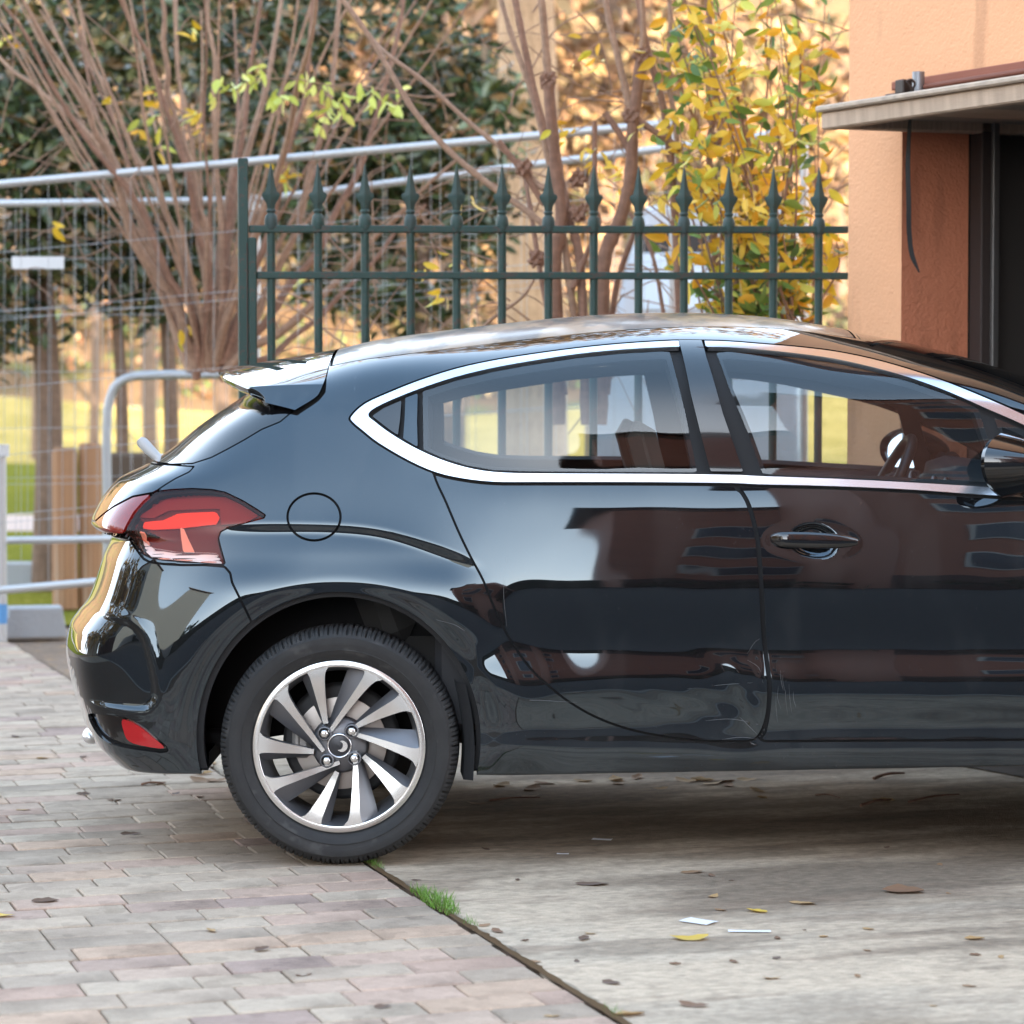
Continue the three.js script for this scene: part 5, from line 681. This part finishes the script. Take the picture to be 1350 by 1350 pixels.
// trees beyond the lawn
{
  const gold = [[.30, .175, .075], [.36, .22, .10], [.27, .145, .07], [.24, .13, .07], [.36, .25, .13]], brown = [[.24, .13, .07], [.31, .19, .10], [.19, .10, .06], [.36, .23, .12]], olive = [[.08, .085, .03], [.12, .11, .04], [.06, .07, .03], [.16, .12, .05]];
  const tree = (label, group, px, dep, r, h, cr, kind, n, size, lean = 0, low = .55, bk = greyBark) => { const x = (px - CX) * dep / F0, z = EYE.z - dep, y = Math.max(-.02, hillY(x, z) - .05), o = base('autumn_tree', label, 'tree', [x, y, z], 0, group); const top = V(x + lean, y + h, z); stemPart(o, [V(x, y - .1, z), V(x + lean * .2 + rr(-.1, .1), y + h * .4, z), V(x + lean * .6, y + h * .75, z), top], r, r * .35, bk, false, 'trunk'); for (let k = 0; k < 5; k++) { const t = rr(.5, .9), a = rr(0, 6.28), p = V(x + lean * t, y + h * t, z); stemPart(o, [p, p.clone().add(V(Math.cos(a) * cr * .5, cr * .35, Math.sin(a) * cr * .4)), p.clone().add(V(Math.cos(a) * cr * .95, cr * rr(.4, .9), Math.sin(a) * cr * .8))], r * .35, r * .1, greyBark, false, 'limb'); }
    const bl = []; for (let k = 0; k < 7; k++) bl.push([x + lean + rr(-.7, .7) * cr, y + h * rr(low, 1.15), z + rr(-.6, .6) * cr, cr * rr(.35, .6), cr * rr(.3, .5), cr * rr(.35, .6)]); crown(o, 'foliage', bl, n, size, kind, .8, cr * .22, .6); return o; };
  const far = 'golden brown autumn tree on the blurred bank beyond the lawn';
  for (const [px, dep, r, lab] of [[55, 58, .24, 'thickest dark trunk on the lawn, behind the left wooden post'], [123, 57, .12, 'thin dark trunk on the lawn just above the right wooden post'], [198, 54, .16, 'dark trunk on the lawn seen inside the hoop barrier above the rear wiper'], [292, 60, .16, 'dark trunk on the lawn behind the spoiler of the car']]) tree(lab, 'trees on the sunlit lawn', px, dep, r, 10, 3, olive, 900, .34, rr(-.5, .5), .75);
  tree('pale tan trunk rising behind the stems over the middle of the green fence', null, 705, 27, .36, 14, 4.6, gold, 5200, .26, -.4, .5, bark([.26, .14, .07], [.60, .40, .24]));
  tree('gold leaved tree above the fence middle behind the pollarded shrub', null, 800, 34, .26, 13, 4.2, gold, 7000, .26, .3, .22);
  tree('rust brown tree at the top between the evergreens and the tan trunk', null, 590, 38, .24, 12, 3.6, brown, 5200, .26, .2, .3);
  for (let k = 0; k < 24; k++) { const px = -40 + k * 50 + rr(-20, 20), dep = rr(78, 100); tree(far, 'autumn trees on the bank', px, dep, rr(.12, .28), rr(6, 10), rr(2.2, 3.6), pick([gold, brown, olive, brown, gold]), 1100, .36, rr(-.6, .6), .3); }
  // hedge and scrub along the foot of the bank
  const scrub = base('scrub', 'reddish and green scrub in a band beyond the sunlit lawn', 'scrub', [0, 0, -66]); scrub.userData.kind = 'stuff'; const bl = []; for (let k = 0; k < 60; k++) { const dep = rr(73, 84), x = (rr(-30, 1200) - CX) * dep / F0, z = EYE.z - dep; bl.push([x, hillY(x, z) + rr(.2, 1.2), z, rr(.6, 1.8), rr(.4, 1.1), .7]); } crown(scrub, 'foliage', bl, 9000, .24, [...brown, ...olive, [.34, .15, .08], [.13, .2, .05]], .8, .35, .6);
}

// ---------------------------------------------------------------- litter on the ground
{
  const lf = [[.30, .17, .08], [.20, .11, .06], [.42, .26, .11], [.14, .085, .055], [.62, .42, .06]].map(c => phys(c, .8, { transmission: .15, thickness: 0 }));
  const curl = (k => { const a = []; for (let i = 0; i < 5; i++) { const g = new GB(), rows = [[], [], [], [], []], N = 8; const b1 = rr(.2, .9), b2 = rr(.2, .8), tw = rr(-.6, .6); for (let j = 0; j <= N; j++) { const t = j / N, w = .26 * Math.pow(Math.sin(Math.PI * Math.min(1, .05 + .95 * t)), .75) * (1 + .30 * Math.sin(t * 17 + i) * Math.sin(t * 31 + i * 2)); for (let r = 0; r < 5; r++) { const u = (r - 2) / 2; rows[r].push(V(u * w, (t - .5), b1 * .22 * (2 * t - 1) ** 2 + b2 * .35 * w * u * u * 2 + tw * u * w * (t - .5))); } } const s = g.sheet(rows, true).build(); s.rotateX(-Math.PI / 2); s.computeBoundingBox(); s.translate(0, -s.boundingBox.min.y, 0); a.push(s); } return a; })();
  const leaf = (px, py, size0, m, label, group, turn = rr(0, 6.28)) => { const p = onGround(px, py, .001), size = size0 * .8, o = put('fallen_leaf', pick(curl), m); o.position.copy(p); o.rotation.set(rr(-.12, .12), turn, rr(-.12, .12)); o.scale.set(size, size * .8, size); tag(o, label, 'leaf', group); return o; };
  leaf(998, 1202, .075, lf[4], 'bright yellow leaf lying on the concrete left of the curled tan leaf'); leaf(1058, 1191, .095, lf[2], 'curled tan leaf on the concrete right of the bright yellow leaf'); leaf(908, 1238, .12, lf[4], 'large yellow brown leaf just below the white paper scraps'); leaf(4, 1207, .08, lf[4], 'yellow leaf on the pavers at the left edge');
  leaf(912, 1150, .085, lf[0], 'brown leaf on the concrete nearest the car shadow under the front door gap', null); leaf(1190, 1176, .14, lf[1], 'long dark curled leaf on the concrete below the door handle', null, 1.4); leaf(780, 1166, .115, lf[3], 'dark brown curled leaf on the concrete below the rear door', null, 1.5);
  for (const [x, y, s] of [[770, 1238, .09], [778, 1231, .06], [890, 1271, .05], [940, 1182, .08], [938, 1154, .07], [950, 1200, .08], [1025, 1237, .07], [1087, 1235, .06], [1285, 1238, .11], [1286, 1259, .07], [1143, 1253, .05], [1145, 1225, .06], [1024, 1263, .08], [968, 1268, .08], [1017, 1290, .08], [1131, 1287, .05], [915, 1326, .12], [805, 1296, .10], [640, 1220, .07], [655, 1228, .09], [682, 1160, .05], [692, 1240, .05], [1240, 1140, .07], [1170, 1117, .06], [550, 1160, .05], [965, 1160, .06], [1250, 1178, .04], [706, 1268, .06], [760, 1267, .05], [728, 1340, .07], [830, 1338, .12], [1280, 1300, .06], [1230, 1326, .05], [1060, 1226, .04], [1320, 1262, .05]]) leaf(x + rr(-1, 1), y, s * rr(.5, .75), pick(lf.slice(0, 4)), 'small dry brown leaf lying on the sunless concrete', 'dry leaves on the concrete');
  for (const [x, y, s] of [[630, 1060, .09], [700, 1041, .12], [718, 1033, .10], [770, 1030, .09], [812, 1028, .12], [840, 1026, .1], [905, 1030, .11], [940, 1033, .12], [925, 1029, .11], [985, 1028, .09], [998, 1043, .10], [700, 1050, .1], [1005, 1052, .06], [870, 1040, .07], [660, 1036, .11], [815, 1034, .08], [955, 1030, .1], [1165, 1056, .09], [960, 1036, .09], [258, 1010, .12], [266, 1020, .10], [275, 1008, .11], [284, 1030, .10], [270, 1030, .14]]) leaf(x, y, s, pick([lf[0], lf[2], lf[2]]), 'dry leaf lying on the ground beyond the car, seen under its sill', 'dry leaves behind the car');
  for (const [x, y, s] of [[55, 1000, .06], [20, 971, .06], [110, 998, .05], [208, 1033, .08], [172, 1100, .08], [264, 1051, .05], [232, 1046, .05], [60, 1189, .09], [278, 1227, .05], [150, 1055, .07], [110, 1047, .06], [400, 1286, .06], [345, 1252, .06], [30, 1068, .06], [505, 1327, .05], [640, 1120, .05]]) leaf(x, y, s, pick([lf[1], lf[2], lf[3]]), 'small dead leaf lying on the pavers', 'dead leaves on the pavers');
  const paper = (px, py, l, w, turn, lab) => { const p = onGround(px, py, .002), o = put('paper_scrap', (() => { const g = new GB(), rows = []; for (let i = 0; i <= 6; i++) { const t = i / 6 - .5; rows.push([V(-w / 2, .0012, t * l), V(0, .0022 + .002 * t * t, t * l), V(w / 2, .004 * t * t + .001, t * l)]); } return g.sheet(rows, false).build(); })(), std([.82, .82, .82], .7)); o.position.copy(p); o.rotation.y = turn; tag(o, lab, 'paper scrap'); };
  paper(921, 1215, .085, .055, .9, 'torn white paper scrap on the concrete above the large yellow leaf'); paper(988, 1228, .105, .022, 1.52, 'thin strip of white paper on the concrete below the yellow leaf'); paper(794, 1107, .06, .03, 1.3, 'small pale paper scrap lying in the shadow under the car');
  paper(742, 1126, .035, .018, 1.5, 'tiny white paper chip at the edge of the car shadow');
  const twig = (a, b, r, lab) => { const p = onGround(...a, r), q = onGround(...b, r), m = p.clone().lerp(q, .5).add(V(rr(-.01, .01), .006, rr(-.02, .02))), o = base('twig', lab, 'twig', p.clone().setY(0).toArray()); shift(put('stick', new GB().tube(curve([p, m, q], 8), [1, 1.1, 1, .9, .9, .85, .8, .7, .6].map(k => k * r), 6).build(), redBark, o), o); };
  twig([1152, 1026], [1192, 1019], .006, 'reddish stick on the ground just under the sill at the right'); twig([1198, 1057], [1265, 1047], .004, 'thin dark twig in the shadow under the front door'); twig([1135, 1062], [1176, 1054], .005, 'dark knobbly twig beside the thin twig under the front door'); twig([645, 1055], [712, 1051], .003, 'thin twig on the concrete behind the rear wheel'); twig([1075, 1048], [1108, 1052], .003, 'short twig under the middle of the front door');
  twig([186, 1034], [216, 1032], .004, 'short dark twig on the pavers under the rear bumper');
  // dirt and grass in the joint
  const soil = new GB(), n = V(0, 1, 0), cn = []; for (let k = 0; k <= 90; k++) { const b = mix(-.05, 2.2, k / 90), w = .001 + .008 * Math.abs(Math.sin(b * 7.3)) * rnd(); soil.v(ab(-.004 - w * .4, b, .0015), n, -w * 10, b * 10); soil.v(ab(.008, b, .004), n, 0, b * 10); soil.v(ab(.010 + w * 1.4, b, .0015), n, w * 10, b * 10); if (k) { const i = (k - 1) * 3; for (const j of [0, 1]) soil.i.push(i + j, i + j + 3, i + j + 1, i + j + 1, i + j + 3, i + j + 4); } }
  tag(put('soil', soil.build(), matte([.27, .175, .10], 1, { bumpMap: grain, bumpScale: .012 })), null, null, null, 'structure');
  const blade = new THREE.InstancedMesh((() => { const g = new GB(), r = [[], []]; for (let i = 0; i <= 4; i++) { const t = i / 4, w = .5 * (1 - t * t); r[0].push(V(-w * .05, t, .5 * t * t)); r[1].push(V(w * .05, t, .5 * t * t)); } return g.sheet(r, true).build(); })(), std([1, 1, 1], .6), 620); blade.name = 'grass_tuft'; blade.castShadow = blade.receiveShadow = true; const M = new THREE.Matrix4(), c = new THREE.Color(), gb = [];
  for (let i = 0; i < 620; i++) { const t = rnd(), p = t < .72 ? onGround(mix(548, 640, Math.pow(rnd(), .8)), 0, 0) : null; let b = t < .70 ? mix(.46, .84, rnd() ** .8) : t < .86 ? mix(-.02, .12, rnd()) : t < .93 ? mix(.92, 1.0, rnd()) : mix(1.95, 2.05, rnd()); const dens = t < .70 ? 1 - Math.abs((b - .68) / .24) * .5 : .45, q = ab(rr(-.03, .035) * dens + .01, b, 0), h = rr(.02, .05) * dens; M.compose(q, new THREE.Quaternion().setFromEuler(new THREE.Euler(rr(-.5, .5), rr(0, 6.28), rr(-.5, .5))), V(h * 1.2, h, h)); blade.setMatrixAt(i, M); const k = rr(.6, 1.3); c.setRGB(.13 * k, .26 * k, .03 * k); blade.setColorAt(i, c); }
  scene.add(tag(blade, 'tufts of green grass growing in the joint between pavers and concrete', 'grass', null, 'stuff'));
}

// ---------------------------------------------------------------- across the street, behind the camera: what shades the place and shows in the paint
{
  const brick = std([.42, .19, .135], .9, { map: stucco }), win = std([.05, .06, .08], .2), frameM = std([.5, .48, .45], .7);
  const block = (name, label, cat, x0, x1, z0, z1, h, m, nx, ny, roofM) => { const o = base(name, label, cat, [(x0 + x1) / 2, 0, (z0 + z1) / 2]); const P = (n, g, mm, par = o) => put(n, g.build(), mm, par), w = x1 - x0, dp = z1 - z0; P('wall', new GB().box(V(0, h / 2, 0), [w, h, dp], .02), m); P('roof', new GB().box(V(0, h + .15, 0), [w + .8, .3, dp + .8], .05), roofM ?? std([.07, .05, .045], .8)); P('cornice', new GB().box(V(0, h - .35, -dp / 2 - .06), [w + .1, .25, .12], .02), roofM ?? std([.1, .08, .07], .8)); P('added_dark_foot', new GB().box(V(0, 1.1, -dp / 2 - .08), [w + .1, 2.2, .16], .02), std([.10, .062, .052], .9)); for (let i = 0; i < nx; i++) for (let j = 0; j < ny; j++) { const x = -w / 2 + (i + .5) * w / nx, y = 4.0 + j * 3.0; const f = P('window', new GB().box(V(x, y, -dp / 2 - .03), [1.25, 1.6, .08], .01), frameM); put('pane', new GB().box(V(x, y, -dp / 2 - .075), [1.05, 1.4, .02], .004).build(), win, f); } return o; };  // dark foot band added so the walls fade low in the car reflections
  block('brown_building', 'brown rendered building across the street behind the camera', 'building', 1.2, 30, 26, 36, 14.2, brick, 8, 3); block('brown_building', 'taller brown building wing nearer the street behind the camera', 'building', 3.6, 16, 17, 25.9, 23, std([.34, .15, .105], .9), 4, 6);
  block('grey_house', 'tall pale grey house across the street to the left of the camera', 'house', -27, -11, 14, 26, 10.5, std([.5, .48, .44], .9), 5, 2, std([.16, .08, .06], .8));
  block('pale_house', 'pale house far to the left behind the camera', 'house', -34, -20, 30, 40, 5.2, std([.55, .52, .47], .9), 4, 0, std([.25, .1, .06], .8)); block('pale_house', 'cream house at the far side of the street to the left', 'house', -27, -20, -3, 9, 6.5, std([.62, .56, .46], .9), 3, 1, std([.25, .1, .06], .8));
  const hg = base('hedge', 'dark clipped hedge along the foot of the brown building behind the camera', 'hedge', [12, 0, 16]); crown(hg, 'foliage', Array.from({ length: 26 }, (_, k) => [2 + k * .62, .75 + .5 * rnd(), 15.6 - (k < 4 ? -8 : 0), .7, .6 + .5 * rnd(), .6]), 5000, .16, [[.03, .04, .02], [.05, .06, .03], [.07, .06, .03]], .7, .3, .5); stemPart(hg, [V(3, 0, 16), V(3.1, .8, 16)], .04, .03, greyBark, false, 'trunk');
  const wall = base('added_reflection_wall', 'low dark wall added behind the camera to darken a band of the door reflections', 'wall', [-9, 0, 24]); put('wall', new GB().box(V(0, .9, 0), [20, 1.8, .4], .02).build(), std([.06, .065, .055], .9), wall);  // unseen wall added for the dark band reflected in the doors
  const goldC = [[.45, .30, .10], [.52, .37, .14], [.38, .22, .08]]; for (const [x, z, h, lab] of [[-17, -4, 8, 'tall sunlit golden tree left of the car out by the lawn'], [-15, 3, 9, 'tall sunlit golden tree left of the car beside the street'], [-15, 11, 8, 'sunlit golden tree at the left end of the cream house'], [-14, 33, 4, 'low dark tree across the street to the left']]) { const o = base('street_tree', lab, 'tree', [x, 0, z]); stemPart(o, [V(x, -.05, z), V(x + .2, h * .5, z), V(x, h * .9, z)], .2, .06, greyBark, false, 'trunk'); crown(o, 'foliage', [[x, h * .6, z, 3.0, h * .36, 3.6], [x + .9, h * .78, z + 1.8, 2.0, h * .24, 2.5], [x - .8, h * .5, z - 1.9, 2.2, h * .3, 2.6]], h < 5 ? 2600 : 6000, .34, h < 5 ? [[.05, .08, .03], [.08, .1, .04]] : goldC, .8, .5, .6); }
}
renderer.render(scene, camera);
